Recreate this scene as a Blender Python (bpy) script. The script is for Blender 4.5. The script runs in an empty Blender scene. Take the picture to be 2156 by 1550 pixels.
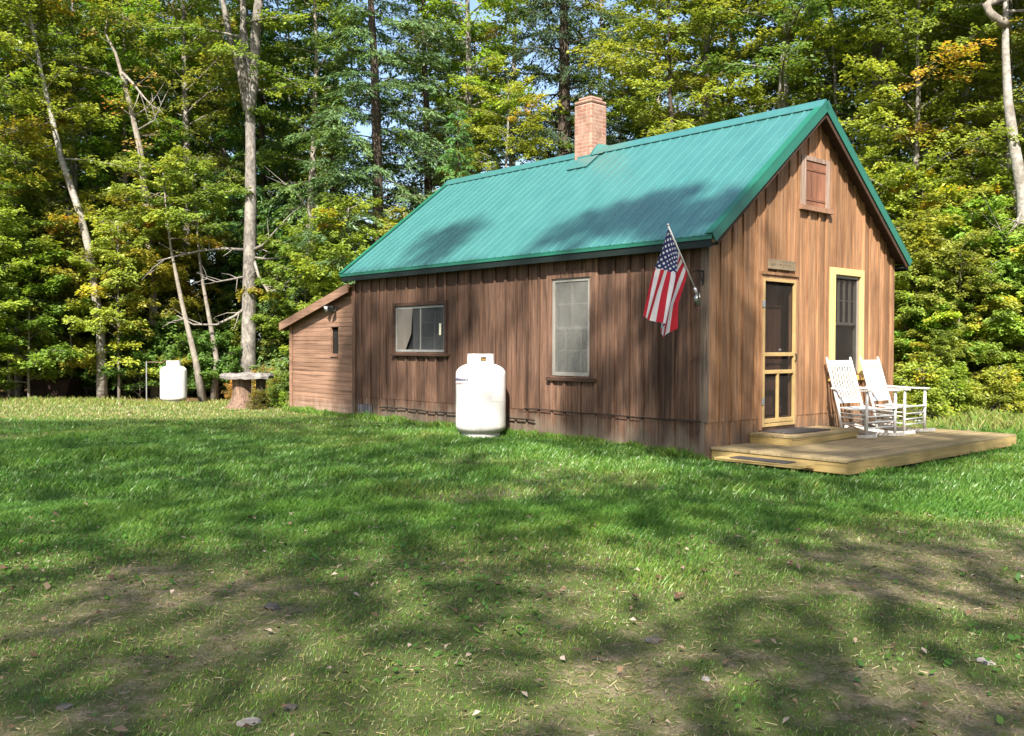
import bpy, bmesh, math, random
import numpy as np
from mathutils import Vector, Matrix
random.seed(7); RNG = np.random.default_rng(11)
S = bpy.context.scene; COL = S.collection
R = math.radians

# ------------------------------------------------------------------ camera
F = 1948.7; PITCH = 0.0229; ROLL = 0.0029; EYE = 1.4
cam = bpy.data.cameras.new('camera'); cam.sensor_width = 36; cam.lens = 36 * F / 2156
cam.clip_start = 0.05; cam.clip_end = 2000
co = bpy.data.objects.new('camera', cam); COL.objects.link(co); S.camera = co
fw = Vector((0, math.cos(PITCH), -math.sin(PITCH))); up = Vector((0, math.sin(PITCH), math.cos(PITCH))); rt = Vector((1, 0, 0))
r2 = rt * math.cos(ROLL) + up * math.sin(ROLL); u2 = up * math.cos(ROLL) - rt * math.sin(ROLL)
M3 = Matrix((r2, u2, -fw)).transposed()
co.matrix_world = Matrix.Translation((0, 0, EYE)) @ M3.to_4x4()

# ------------------------------------------------------------------ sun and sky
YAW = 0.7292; HX, HY = 2.5004, 11.8601                     # near corner of the cabin
CV, SV = math.cos(YAW), math.sin(YAW)
PHI, EL = R(40), R(43)
sl = (-math.cos(PHI), -math.sin(PHI))                     # towards the sun, in the cabin's own axes
sx, sy = CV * sl[0] - SV * sl[1], SV * sl[0] + CV * sl[1]
SUN = Vector((sx * math.cos(EL), sy * math.cos(EL), math.sin(EL)))
w = bpy.data.worlds.new('World'); S.world = w; w.use_nodes = True
nt = w.node_tree; sky = nt.nodes.new('ShaderNodeTexSky'); sky.sky_type = 'NISHITA'; sky.sun_disc = False
sky.sun_elevation = EL; sky.sun_rotation = math.atan2(sx, sy); sky.air_density = 1.0; sky.dust_density = 2.5; sky.ozone_density = 1.0
bg = nt.nodes['Background']; nt.links.new(sky.outputs[0], bg.inputs[0]); bg.inputs[1].default_value = 0.10
sd = bpy.data.lights.new('sun', 'SUN'); sd.energy = 5.0; sd.angle = R(0.6); sd.color = (1, .93, .82)
so = bpy.data.objects.new('sun', sd); COL.objects.link(so); so.rotation_euler = SUN.to_track_quat('Z', 'Y').to_euler(); so.location = (0, -20, 40)
S.view_settings.view_transform = 'Standard'; S.view_settings.look = 'None'; S.view_settings.gamma = 1
S.view_settings.exposure = 1.6
S.cycles.max_bounces = 6; S.cycles.transparent_max_bounces = 12

# ------------------------------------------------------------------ helpers
def hw(x, y, z=0.0):                                       # cabin axes -> world
    return Vector((HX + CV * x - SV * y, HY + SV * x + CV * y, z))
def hl(x, y):                                              # world -> cabin axes
    dx, dy = x - HX, y - HY
    return CV * dx + SV * dy, -SV * dx + CV * dy
def at(px, d):                                             # bearing of a pixel column at a distance -> world x
    return (px - 1078) / F * d
def zat(py, d): return EYE - (py - 730) / F * d
class MB:
    def __init__(s): s.v = []; s.f = []; s.t = []; s.uv = None; s.n = 0
    def add(s, v, f, t=.5):
        k = s.n; v = [tuple(p) for p in v]; s.v += v; s.n += len(v)
        s.f += [tuple(i + k for i in q) for q in f]; s.t += [t] * len(f)
    def box(s, a, b, t=.5, fn=None):
        x0, y0, z0 = a; x1, y1, z1 = b
        v = [(x0,y0,z0),(x1,y0,z0),(x1,y1,z0),(x0,y1,z0),(x0,y0,z1),(x1,y0,z1),(x1,y1,z1),(x0,y1,z1)]
        if fn: v = [fn(*p) for p in v]
        s.add(v, [(0,3,2,1),(4,5,6,7),(0,1,5,4),(1,2,6,5),(2,3,7,6),(3,0,4,7)], t)
    def bar(s, a, b, w, h, t=.5, upv=(0,0,1)):             # rectangular bar from a to b
        a = Vector(a); b = Vector(b); d = (b - a).normalized(); sd_ = d.cross(Vector(upv))
        if sd_.length < 1e-4: sd_ = Vector((1,0,0))
        sd_.normalize(); u_ = sd_.cross(d)
        v = []
        for p in (a, b):
            for i, j in ((-1,-1),(1,-1),(1,1),(-1,1)): v.append(p + sd_ * (w/2*i) + u_ * (h/2*j))
        s.add(v, [(0,3,2,1),(4,5,6,7),(0,1,5,4),(1,2,6,5),(2,3,7,6),(3,0,4,7)], t)
    def tube(s, pts, rad, n=8, t=.5, cap=True, rough=0):
        pts = [Vector(p) for p in pts]; m = len(pts)
        if not hasattr(rad, '__len__'): rad = [rad] * m
        ref = Vector((0.3, 0.91, 0.27)); v = []
        for i, p in enumerate(pts):
            d = (pts[min(i+1, m-1)] - pts[max(i-1, 0)]).normalized()
            if abs(d.dot(ref)) > .95: ref = Vector((.9, .1, .4))
            a = d.cross(ref).normalized(); b = d.cross(a)
            for k in range(n):
                q = 2*math.pi*k/n; rr = rad[i] * (1 + (random.uniform(-rough, rough) if rough else 0))
                v.append(p + a * (rr*math.cos(q)) + b * (rr*math.sin(q)))
        f = [(i*n+k, i*n+(k+1)%n, (i+1)*n+(k+1)%n, (i+1)*n+k) for i in range(m-1) for k in range(n)]
        if cap: f += [tuple(range(n))[::-1], tuple((m-1)*n+k for k in range(n))]
        s.add(v, f, t)
    def lathe(s, prof, n=32, c=(0,0,0), t=.5):
        v = []
        for r_, z in prof:
            for k in range(n):
                q = 2*math.pi*k/n; v.append((c[0]+r_*math.cos(q), c[1]+r_*math.sin(q), c[2]+z))
        m = len(prof)
        s.add(v, [(i*n+k, i*n+(k+1)%n, (i+1)*n+(k+1)%n, (i+1)*n+k) for i in range(m-1) for k in range(n)], t)
    def build(s, name, mat, parent=None, smooth=False, label=None, fix=True, bevel=0):
        me = bpy.data.meshes.new(name); me.from_pydata(s.v, [], s.f)
        a = me.attributes.new('tint', 'FLOAT', 'FACE'); a.data.foreach_set('value', np.array(s.t, dtype=np.float32))
        if fix:
            bm = bmesh.new(); bm.from_mesh(me); bmesh.ops.recalc_face_normals(bm, faces=bm.faces); bm.to_mesh(me); bm.free()
        if smooth: me.polygons.foreach_set('use_smooth', [True]*len(me.polygons))
        me.materials.append(mat); o = bpy.data.objects.new(name, me); COL.objects.link(o)
        if parent: o.parent = parent
        if label: o['label'] = label
        if bevel:
            b = o.modifiers.new('bevel', 'BEVEL'); b.width = bevel; b.segments = 2; b.limit_method = 'ANGLE'
        return o
def tag(o, label, cat, group=None, kind=None):
    if label: o['label'] = label
    if cat: o['category'] = cat
    if group: o['group'] = group
    if kind: o['kind'] = kind
    return o
def thing(name, label, cat, loc=(0,0,0), rz=0, group=None):
    o = bpy.data.objects.new(name, None); COL.objects.link(o); o.location = loc; o.rotation_euler = (0,0,rz)
    o.empty_display_size = .2
    return tag(o, label, cat, group)
def quads(name, V, mat, tint, parent=None, smooth=False):   # V (N,k,3): N polygons of k corners
    N, k, _ = V.shape; me = bpy.data.meshes.new(name)
    me.vertices.add(N*k); me.vertices.foreach_set('co', V.reshape(-1).astype(np.float32))
    me.loops.add(N*k); me.loops.foreach_set('vertex_index', np.arange(N*k, dtype=np.int32))
    me.polygons.add(N); me.polygons.foreach_set('loop_start', np.arange(0, N*k, k, dtype=np.int32))
    me.update(calc_edges=True)
    a = me.attributes.new('tint', 'FLOAT', 'FACE'); a.data.foreach_set('value', tint.astype(np.float32))
    me.materials.append(mat)
    if parent is False: return me
    o = bpy.data.objects.new(name, me); COL.objects.link(o)
    if parent: o.parent = parent
    return o
def vnoise(x, y, sc, seed=0):
    x = np.asarray(x, float) / sc + seed * 17.3; y = np.asarray(y, float) / sc - seed * 9.7
    xi = np.floor(x); yi = np.floor(y); fx = x - xi; fy = y - yi
    fx = fx*fx*(3-2*fx); fy = fy*fy*(3-2*fy)
    def h(i, j):
        q = np.sin(i * 127.1 + j * 311.7 + seed * 74.7) * 43758.5453
        return q - np.floor(q)
    return (h(xi,yi)*(1-fx)+h(xi+1,yi)*fx)*(1-fy) + (h(xi,yi+1)*(1-fx)+h(xi+1,yi+1)*fx)*fy
def fbm(x, y, sc, seed=0): return .55*vnoise(x,y,sc,seed)+.3*vnoise(x,y,sc*.47,seed+1)+.15*vnoise(x,y,sc*.21,seed+2)
def sstep(a, b, x): t = np.clip((x-a)/(b-a), 0, 1); return t*t*(3-2*t)

# ------------------------------------------------------------------ materials
class NT:
    def __init__(s, name):
        s.m = bpy.data.materials.new(name); s.m.use_nodes = True; s.t = s.m.node_tree; s.b = s.t.nodes['Principled BSDF']
        s.out = s.t.nodes['Material Output']
    def n(s, ty, **kw):
        o = s.t.nodes.new(ty)
        for k, v in kw.items(): setattr(o, k, v)
        return o
    def l(s, a, b): s.t.links.new(a, b)
    def coord(s, scale=(1,1,1), kind='Object'):
        c = s.n('ShaderNodeTexCoord'); m = s.n('ShaderNodeMapping'); m.inputs['Scale'].default_value = scale
        s.l(c.outputs[kind], m.inputs[0]); return m.outputs[0]
    def noise(s, vec, scale=1, detail=4, rough=.6):
        o = s.n('ShaderNodeTexNoise'); s.l(vec, o.inputs['Vector']); o.inputs['Scale'].default_value = scale
        o.inputs['Detail'].default_value = detail; o.inputs['Roughness'].default_value = rough; return o.outputs['Fac']
    def ramp(s, fac, stops):
        o = s.n('ShaderNodeValToRGB'); e = o.color_ramp.elements
        while len(e) < len(stops): e.new(.5)
        for i, (p, c) in enumerate(stops): e[i].position = p; e[i].color = (c[0], c[1], c[2], 1) if hasattr(c, '__len__') else (c, c, c, 1)
        s.l(fac, o.inputs[0]); return o.outputs[0]
    def mix(s, fac, a, b, mode='MIX'):
        o = s.n('ShaderNodeMix', data_type='RGBA', blend_type=mode)
        for sock, v in ((o.inputs['Factor'], fac), (o.inputs['A'], a), (o.inputs['B'], b)):
            if hasattr(v, 'node'): s.l(v, sock)
            elif hasattr(v, '__len__'): sock.default_value = (*v, 1)
            else: sock.default_value = v
        return o.outputs['Result']
    def attr(s, name='tint'): return s.n('ShaderNodeAttribute', attribute_name=name).outputs['Fac']
    def math(s, op, a, b=0.0):
        o = s.n('ShaderNodeMath', operation=op)
        for i, v in enumerate((a, b)):
            if hasattr(v, 'node'): s.l(v, o.inputs[i])
            else: o.inputs[i].default_value = v
        return o.outputs[0]
    def bump(s, h, strength=.3, dist=.01):
        o = s.n('ShaderNodeBump'); o.inputs['Strength'].default_value = strength; o.inputs['Distance'].default_value = dist
        s.l(h, o.inputs['Height']); s.l(o.outputs[0], s.b.inputs['Normal'])
    def fin(s, color, rough=.7, spec=.3, metal=0):
        if hasattr(color, 'node'): s.l(color, s.b.inputs['Base Color'])
        else: s.b.inputs['Base Color'].default_value = (*color, 1)
        s.b.inputs['Roughness'].default_value = rough; s.b.inputs['Specular IOR Level'].default_value = spec; s.b.inputs['Metallic'].default_value = metal
        return s.m
def wood(name, dark, light, grain='z', gs=1.0, rough=.8, grey=None, greyz=None, stain=.5, streak=.35):
    k = NT(name); st = {'x': (1.3*gs, 26*gs, 26*gs), 'y': (26*gs, 1.3*gs, 26*gs), 'z': (26*gs, 26*gs, 1.3*gs)}[grain]
    t = k.attr(); c = k.n('ShaderNodeTexCoord'); ad = k.n('ShaderNodeVectorMath', operation='ADD')
    cmb = k.n('ShaderNodeCombineXYZ'); tt = k.math('MULTIPLY', t, 37.0)
    for i in range(3): k.l(tt, cmb.inputs[i])
    k.l(c.outputs['Object'], ad.inputs[0]); k.l(cmb.outputs[0], ad.inputs[1])
    mp = k.n('ShaderNodeMapping'); mp.inputs['Scale'].default_value = st; k.l(ad.outputs[0], mp.inputs[0])
    g = k.noise(mp.outputs[0], 1.0, 6, .65)
    col = k.ramp(g, [(.3, dark), (.72, light)])
    mp2 = k.n('ShaderNodeMapping'); mp2.inputs['Scale'].default_value = tuple(.30*q if q > 5 else .42*q for q in st); k.l(ad.outputs[0], mp2.inputs[0])
    col = k.mix(k.ramp(k.noise(mp2.outputs[0], 1.0, 4, .6), [(.50, 0), (.66, streak)]), col, tuple(q*.55 for q in dark))
    tv = k.ramp(t, [(0, .52), (.5, 1.0), (1, 1.42)])
    col = k.mix(1.0, col, tv, 'MULTIPLY')
    mp3 = k.n('ShaderNodeMapping'); mp3.inputs['Scale'].default_value = tuple(2.4*q if q > 5 else .8*q for q in st); k.l(ad.outputs[0], mp3.inputs[0])
    col = k.mix(k.ramp(k.noise(mp3.outputs[0], 1.0, 3, .5), [(.60, 0), (.66, .7)]), col, tuple(q*.35 for q in dark))
    big = k.noise(k.coord((1.2, 1.2, .45)), 1.6, 5, .6)
    col = k.mix(k.ramp(big, [(.5, 0), (.75, stain)]), col, tuple(x*.5 for x in dark))
    if grey:
        sep = k.n('ShaderNodeSeparateXYZ'); k.l(c.outputs['Object'], sep.inputs[0])
        n2 = k.noise(k.coord((7, 7, 2.5)), 1.0, 5)
        hz = k.math('ADD', sep.outputs[2], k.math('MULTIPLY', k.math('SUBTRACT', n2, .5), .9))
        col = k.mix(k.ramp(k.math('DIVIDE', hz, greyz), [(0.15, 1.0), (1.0, 0)]), col, k.mix(g, tuple(x*.55 for x in grey), grey))
    k.bump(g, .35, .004); return k.fin(col, rough, .2)
def plain(name, c, rough=.6, spec=.3, metal=0, var=.25, sc=6, bump=0):
    k = NT(name); n = k.noise(k.coord(), sc, 5)
    col = k.mix(k.ramp(n, [(.3, 0), (.7, 1)]), tuple(x*(1-var) for x in c), tuple(min(1, x*(1+var*.6)) for x in c))
    if bump: k.bump(n, bump, .01)
    return k.fin(col, rough, spec, metal)
def leafmat(name, trans=.35):
    k = NT(name); k.t.nodes.remove(k.b)
    oc = k.n('ShaderNodeObjectInfo').outputs['Color']
    rp = k.ramp(k.attr(), [(0, (.5,.55,.55)), (.45, (1,1,1)), (.70, (1.3,1.15,.9)), (.86, (1.6,1.15,.6)), (.95, (1.6,.9,.7)), (1, (1.5,.7,.9))])
    col = k.mix(1.0, oc, rp, 'MULTIPLY')
    d = k.n('ShaderNodeBsdfDiffuse'); tr = k.n('ShaderNodeBsdfTranslucent'); gl = k.n('ShaderNodeBsdfGlossy'); gl.inputs['Roughness'].default_value = .45
    gl.inputs['Color'].default_value = (.6,.65,.6,1)
    m1 = k.n('ShaderNodeMixShader'); m1.inputs[0].default_value = trans; m2 = k.n('ShaderNodeMixShader'); m2.inputs[0].default_value = .05
    k.l(col, d.inputs[0]); k.l(k.mix(1.0, col, (1.2,1.15,.6), 'MULTIPLY'), tr.inputs[0])
    k.l(d.outputs[0], m1.inputs[1]); k.l(tr.outputs[0], m1.inputs[2]); k.l(m1.outputs[0], m2.inputs[1]); k.l(gl.outputs[0], m2.inputs[2]); k.l(m2.outputs[0], k.out.inputs[0])
    return k.m
def barkmat(name, dark, light, scale=(9,9,2.2), patch=None):
    k = NT(name); g = k.noise(k.coord(scale), 1.6, 7, .7); col = k.ramp(g, [(.32, dark), (.68, light)])
    if patch:
        p = k.noise(k.coord((2.2,2.2,1.6)), 1.8, 5, .6); col = k.mix(k.ramp(p, [(.5, 0), (.62, .85)]), col, patch)
    k.bump(g, .8, .03); return k.fin(col, .9, .1)
MW_LONG = wood('weathered_brown_boards', (.046,.026,.018), (.186,.106,.070), 'z', 1, .8, (.175,.14,.105), .40, .75, .5)
MW_GABLE = wood('honey_brown_boards', (.15,.074,.039), (.385,.216,.113), 'z', 1, .75, (.15,.105,.075), .5, .6, .4)
MW_LEAN = wood('red_brown_clapboard', (.15,.085,.056), (.275,.165,.112), 'y', .7, .8, (.34,.24,.18), .35, .3)
MW_TRIM = wood('brown_trim', (.16,.085,.05), (.33,.19,.12), 'y', 1, .75)
MW_DARK = wood('dark_brown_trim', (.035,.02,.014), (.09,.05,.033), 'y', 1, .8)
MW_DECK = wood('new_lumber', (.225,.16,.062), (.365,.27,.112), 'x', .8, .65, None, None, .25)
MW_DECKY = wood('new_lumber_lengthwise', (.225,.16,.062), (.365,.27,.112), 'y', .8, .65, None, None, .25)
MW_DECKTOP = wood('new_lumber_top', (.19,.145,.075), (.305,.24,.135), 'x', .8, .65, None, None, .25)
MW_GREY = wood('grey_old_wood', (.11,.083,.054), (.22,.172,.112), 'x', 1, .85)
MW_CORN = wood('grey_corner_board', (.085,.062,.046), (.20,.152,.118), 'z', 1, .85)
MW_SHUT = wood('red_shutter', (.14,.062,.038), (.25,.115,.068), 'z', 1, .7)
MW_SHUTFR = wood('peeling_frame', (.15,.085,.058), (.36,.285,.235), 'z', 1.2, .8)
M_WHITE = plain('white_paint', (.58,.575,.56), .5, .35, 0, .16)
k = NT('tank_white'); c_ = k.n('ShaderNodeTexCoord'); z_s = k.n('ShaderNodeSeparateXYZ'); k.l(c_.outputs['Object'], z_s.inputs[0])
nz_ = k.noise(k.coord((9,9,1.2)), 1.5, 6, .7); low = k.ramp(k.math('ADD', z_s.outputs[2], k.math('MULTIPLY', k.math('SUBTRACT', nz_, .5), .5)), [(.05, .75), (.30, 0)])
col = k.mix(k.ramp(nz_, [(.55,0),(.8,.5)]), (.70,.70,.685), (.55,.52,.46)); col = k.mix(low, col, (.36,.33,.26)); M_TANK = k.fin(col, .38, .45)
M_TANKD = plain('tank_base_grey', (.42,.42,.40), .6, .3)
M_YEL = plain('pale_yellow_paint', (.56,.43,.17), .55, .35, 0, .12, 9)
M_YELD = plain('yellowed_pine', (.34,.235,.10), .6, .3, 0, .15, 9)
M_GOLD = plain('golden_sill', (.55,.33,.11), .6, .3)
M_SASH = plain('grey_white_sash', (.20,.19,.17), .6, .3, 0, .15)
M_SASHD = plain('grey_sash', (.20,.20,.19), .6, .3, 0, .2)
M_BLACK = plain('black_iron', (.012,.012,.012), .5, .4)
M_METAL = plain('galvanised_metal', (.42,.43,.44), .35, .5, .7, .15)
M_MAT = plain('dark_rubber_mat', (.055,.05,.05), .9, .1, 0, .35, 30)
M_COPPER = plain('copper_line', (.16,.10,.075), .5, .4)
M_INT = plain('dark_interior', (.02,.018,.016), .9, .1)
M_CURT = plain('curtain', (.36,.36,.34), .9, .1, 0, .3, 5)
M_DOORIN = wood('inner_door', (.075,.038,.026), (.15,.075,.05), 'z', 1, .6)
M_LOGO = plain('faded_blue_lettering', (.12,.12,.19), .5, .3)
M_LOGO2 = plain('faded_pink_lettering', (.50,.36,.36), .5, .3)
M_TAG = plain('pale_tag', (.72,.68,.50), .7, .2)
M_STONE = plain('pale_stone', (.26,.235,.215), .9, .15, 0, .45, 5, .6)
M_ROCK = plain('grey_rock', (.11,.098,.086), .9, .15, 0, .45, 9, .6)
M_STUMP = barkmat('stump_bark', (.04,.028,.022), (.26,.17,.125), (14,14,2))
M_DKBROWN = plain('dark_brown_mottle', (.022,.014,.011), .85, .1, 0, .5, 7, .4)
B_GREY = barkmat('grey_bark', (.050,.045,.040), (.235,.215,.19), (13,13,5), (.27,.25,.225))
B_MID = barkmat('brown_grey_bark', (.06,.05,.04), (.24,.2,.165), (11,11,4))
B_PALE = barkmat('pale_bark', (.115,.10,.085), (.28,.25,.21), (7,7,3))
B_BIRCH = barkmat('birch_bark', (.15,.14,.125), (.36,.34,.305), (5,5,7), (.15,.13,.11))
B_DARK = barkmat('dark_bark', (.028,.022,.018), (.10,.08,.062), (12,12,2))
B_DEAD = barkmat('dead_branch', (.10,.09,.08), (.29,.265,.235), (9,9,3))
L_BROAD = leafmat('broad_leaves', .5); L_NEEDLE = leafmat('needles', .35)

def glassmat(name, tint, opaque, rough=.08, gloss=True):
    k = NT(name); k.t.nodes.remove(k.b)
    tr = k.n('ShaderNodeBsdfTransparent'); df = k.n('ShaderNodeBsdfDiffuse'); gl = k.n('ShaderNodeBsdfGlossy'); gl.inputs['Roughness'].default_value = rough
    n = k.noise(k.coord((3,3,1.2)), 2.5, 3); k.l(k.ramp(n, [(.3, tuple(x*.75 for x in tint)), (.7, tint)]), df.inputs[0])
    m1 = k.n('ShaderNodeMixShader'); m1.inputs[0].default_value = opaque; k.l(tr.outputs[0], m1.inputs[1]); k.l(df.outputs[0], m1.inputs[2])
    if not gloss: k.l(m1.outputs[0], k.out.inputs[0]); return k.m
    fr = k.n('ShaderNodeFresnel'); fr.inputs[0].default_value = 1.5
    m2 = k.n('ShaderNodeMixShader'); k.l(fr.outputs[0], m2.inputs[0]); k.l(m1.outputs[0], m2.inputs[1]); k.l(gl.outputs[0], m2.inputs[2]); k.l(m2.outputs[0], k.out.inputs[0])
    return k.m
M_SCREEN = glassmat('insect_screen', (.20,.20,.185), .42, .5, False); M_DSCREEN = glassmat('door_screen', (.04,.034,.03), .35, .5, False)
M_SCREENG = glassmat('grey_old_screen', (.085,.09,.092), .45, .5, False)
M_GLASS = glassmat('window_glass', (.08,.09,.09), .25, .04)
M_TORN = glassmat('old_plastic_sheet', (.17,.145,.12), .7, .4)

def roofmat():
    k = NT('green_metal_roof'); n = k.noise(k.coord((.5,2,2)), 1.5, 4)
    col = k.mix(k.ramp(n, [(.3,0),(.7,1)]), (.024,.112,.108), (.035,.140,.132))
    stk = k.noise(k.coord((.25, 9, .25)), 1.5, 4); col = k.mix(k.ramp(stk, [(.45,0),(.75,.35)]), col, (.052,.155,.138))
    k.b.inputs['Coat Weight'].default_value = .6; k.b.inputs['Coat Roughness'].default_value = .28
    return k.fin(col, .34, .7)
M_ROOF = roofmat(); M_RTRIM = plain('green_metal_trim', (.010,.105,.066), .4, .5, 0, .1)

def brickmat():
    k = NT('red_brick'); c = k.n('ShaderNodeTexCoord'); sep = k.n('ShaderNodeSeparateXYZ'); k.l(c.outputs['Object'], sep.inputs[0])
    cm = k.n('ShaderNodeCombineXYZ'); k.l(k.math('ADD', sep.outputs[0], sep.outputs[1]), cm.inputs[0]); k.l(sep.outputs[2], cm.inputs[1])
    b = k.n('ShaderNodeTexBrick'); k.l(cm.outputs[0], b.inputs['Vector']); b.inputs['Scale'].default_value = 1
    b.inputs['Brick Width'].default_value = .19; b.inputs['Row Height'].default_value = .066; b.inputs['Mortar Size'].default_value = .007
    b.inputs['Color1'].default_value = (.27,.14,.10,1); b.inputs['Color2'].default_value = (.22,.095,.065,1); b.inputs['Mortar'].default_value = (.30,.235,.19,1)
    n = k.noise(k.coord((1,1,1)), 7, 6, .7); col = k.mix(k.ramp(n, [(.42,0),(.66,.8)]), b.outputs['Color'], (.31,.225,.175)); col = k.mix(k.ramp(k.noise(k.coord((2,2,2)), 3, 5), [(.5,0),(.7,.7)]), col, (.15,.085,.06))
    k.bump(b.outputs['Fac'], .5, -.006); return k.fin(col, .9, .15)
M_BRICK = brickmat(); M_FASC = plain('shade_dark_green_fascia', (.005,.011,.009), .6, .3)  # fascia green taken near-black, eave shade is put into the colour

# ------------------------------------------------------------------ ground
def lawn_edge(x):
    x = np.asarray(x, float)
    return 24.0 + (vnoise(x, x*0, 1.7, 3)-.5)*1.2 - 6.6*sstep(-2, 7, x) + .35*np.clip(-x-10, 0, 20)*0
def gh(x, y):
    x = np.asarray(x, float); y = np.asarray(y, float)
    z = (fbm(x, y, 2.6, 5)-.5)*.10 + (vnoise(x, y, .5, 8)-.5)*.025
    z = z - .05*sstep(3, 5, x)*sstep(8, 12, y)
    lx = CV*(x-HX)+SV*(y-HY); ly = -SV*(x-HX)+CV*(y-HY)
    near = np.clip(1-np.maximum(np.maximum(-lx-.5, lx-5.5), np.maximum(-ly-.5, ly-11.3))/1.2, 0, 1)
    z = z*(1-.8*near) - .02*near
    dn = np.clip(1-np.maximum(np.maximum(-lx-.35, lx-5.1), np.maximum(ly-.1, -ly-2.0))/.9, 0, 1); dn = dn*sstep(-.9, -.2, lx); z = z*(1-dn) - .125*dn
    z = z - .13*sstep(15, 21, y)*sstep(-.5, -4, x)*(1-near)
    return z + np.clip(y-30, 0, 200)*.01 + .02
def bare(x, y):                                            # 1 = thin worn turf, 0 = lush
    b = fbm(x, y, 1.5, 21)
    d = sstep(7.0, 4.4, y - .09*np.clip(x, 0, 6)*1.2)
    b2 = fbm(x, y, .42, 25); v = (.10 + sstep(.50, .34, b)*.6 + .55*sstep(.50, .36, b2) - .2*sstep(.45,.6,fbm(x,y,.2,27))) * d + .6*sstep(.33,.25,b)*sstep(14,9,y)
    v = v + 1.3*np.exp(-(((x+7.9)/1.1)**2 + ((y-14.0)/.5)**2))
    v = v + .55*np.exp(-(((x-7.2)/1.5)**2 + ((y-13.0)/1.5)**2))*b*1.6
    return np.clip(v, 0, 1)
def axis(a, b, st, out):
    k = list(np.arange(a, b, st)); lo = []; v = a; s_ = st
    while v > -out: s_ *= 1.5; v -= s_; lo.append(v)
    hi = []; v = k[-1]; s_ = st
    while v < out: s_ *= 1.5; v += s_; hi.append(v)
    return np.array(lo[::-1] + k + hi)
gx = axis(-15, 13, .12, 500); gy = axis(2, 28, .12, 700)
X, Y = np.meshgrid(gx, gy); Z = gh(X, Y)
nx, ny = len(gx), len(gy)
me = bpy.data.meshes.new('ground'); me.vertices.add(nx*ny); me.vertices.foreach_set('co', np.stack([X, Y, Z], -1).reshape(-1).astype(np.float32))
ii, jj = np.meshgrid(np.arange(nx-1), np.arange(ny-1)); q = (jj*nx+ii).reshape(-1)
fi = np.stack([q, q+1, q+nx+1, q+nx], -1).reshape(-1).astype(np.int32)
me.loops.add(len(fi)); me.loops.foreach_set('vertex_index', fi); me.polygons.add(len(fi)//4)
me.polygons.foreach_set('loop_start', np.arange(0, len(fi), 4, dtype=np.int32)); me.update(calc_edges=True)
me.polygons.foreach_set('use_smooth', [True]*(len(fi)//4))
a = me.attributes.new('bare', 'FLOAT', 'POINT'); a.data.foreach_set('value', bare(X, Y).reshape(-1).astype(np.float32))
lit = sstep(-.6, .5, Y - lawn_edge(X)); lit = np.maximum(lit, sstep(10.0, 12.5, X+ .3*(Y-14)))
a = me.attributes.new('litter', 'FLOAT', 'POINT'); a.data.foreach_set('value', lit.reshape(-1).astype(np.float32))
k = NT('lawn_soil'); P = k.coord()
n1 = k.noise(P, 9, 8, .7); n2 = k.noise(P, 75, 7, .75); n3 = k.noise(P, 1.3, 4)
green = k.mix(n1, (.030,.055,.012), (.085,.115,.026)); soil = k.mix(k.ramp(n2, [(.3,0),(.7,1)]), (.075,.056,.034), (.36,.29,.195))
soil = k.mix(k.ramp(n1, [(.40,0),(.58,.9)]), soil, (.085,.105,.030))
col = k.mix(k.ramp(k.attr('bare'), [(.2,.25),(.75,.95)]), green, soil)
lf = k.mix(k.ramp(n2, [(.35,0),(.65,1)]), (.045,.025,.014), (.19,.115,.06)); lf = k.mix(k.ramp(n1, [(.5,0),(.65,.6)]), lf, (.05,.07,.02))
col = k.mix(k.attr('litter'), col, lf); k.bump(n2, .6, .03); gm = k.fin(col, .95, .1)
me.materials.append(gm); go = bpy.data.objects.new('ground', me); COL.objects.link(go); tag(go, None, None, None, 'structure')
go['label'] = 'lawn and forest floor'

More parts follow.
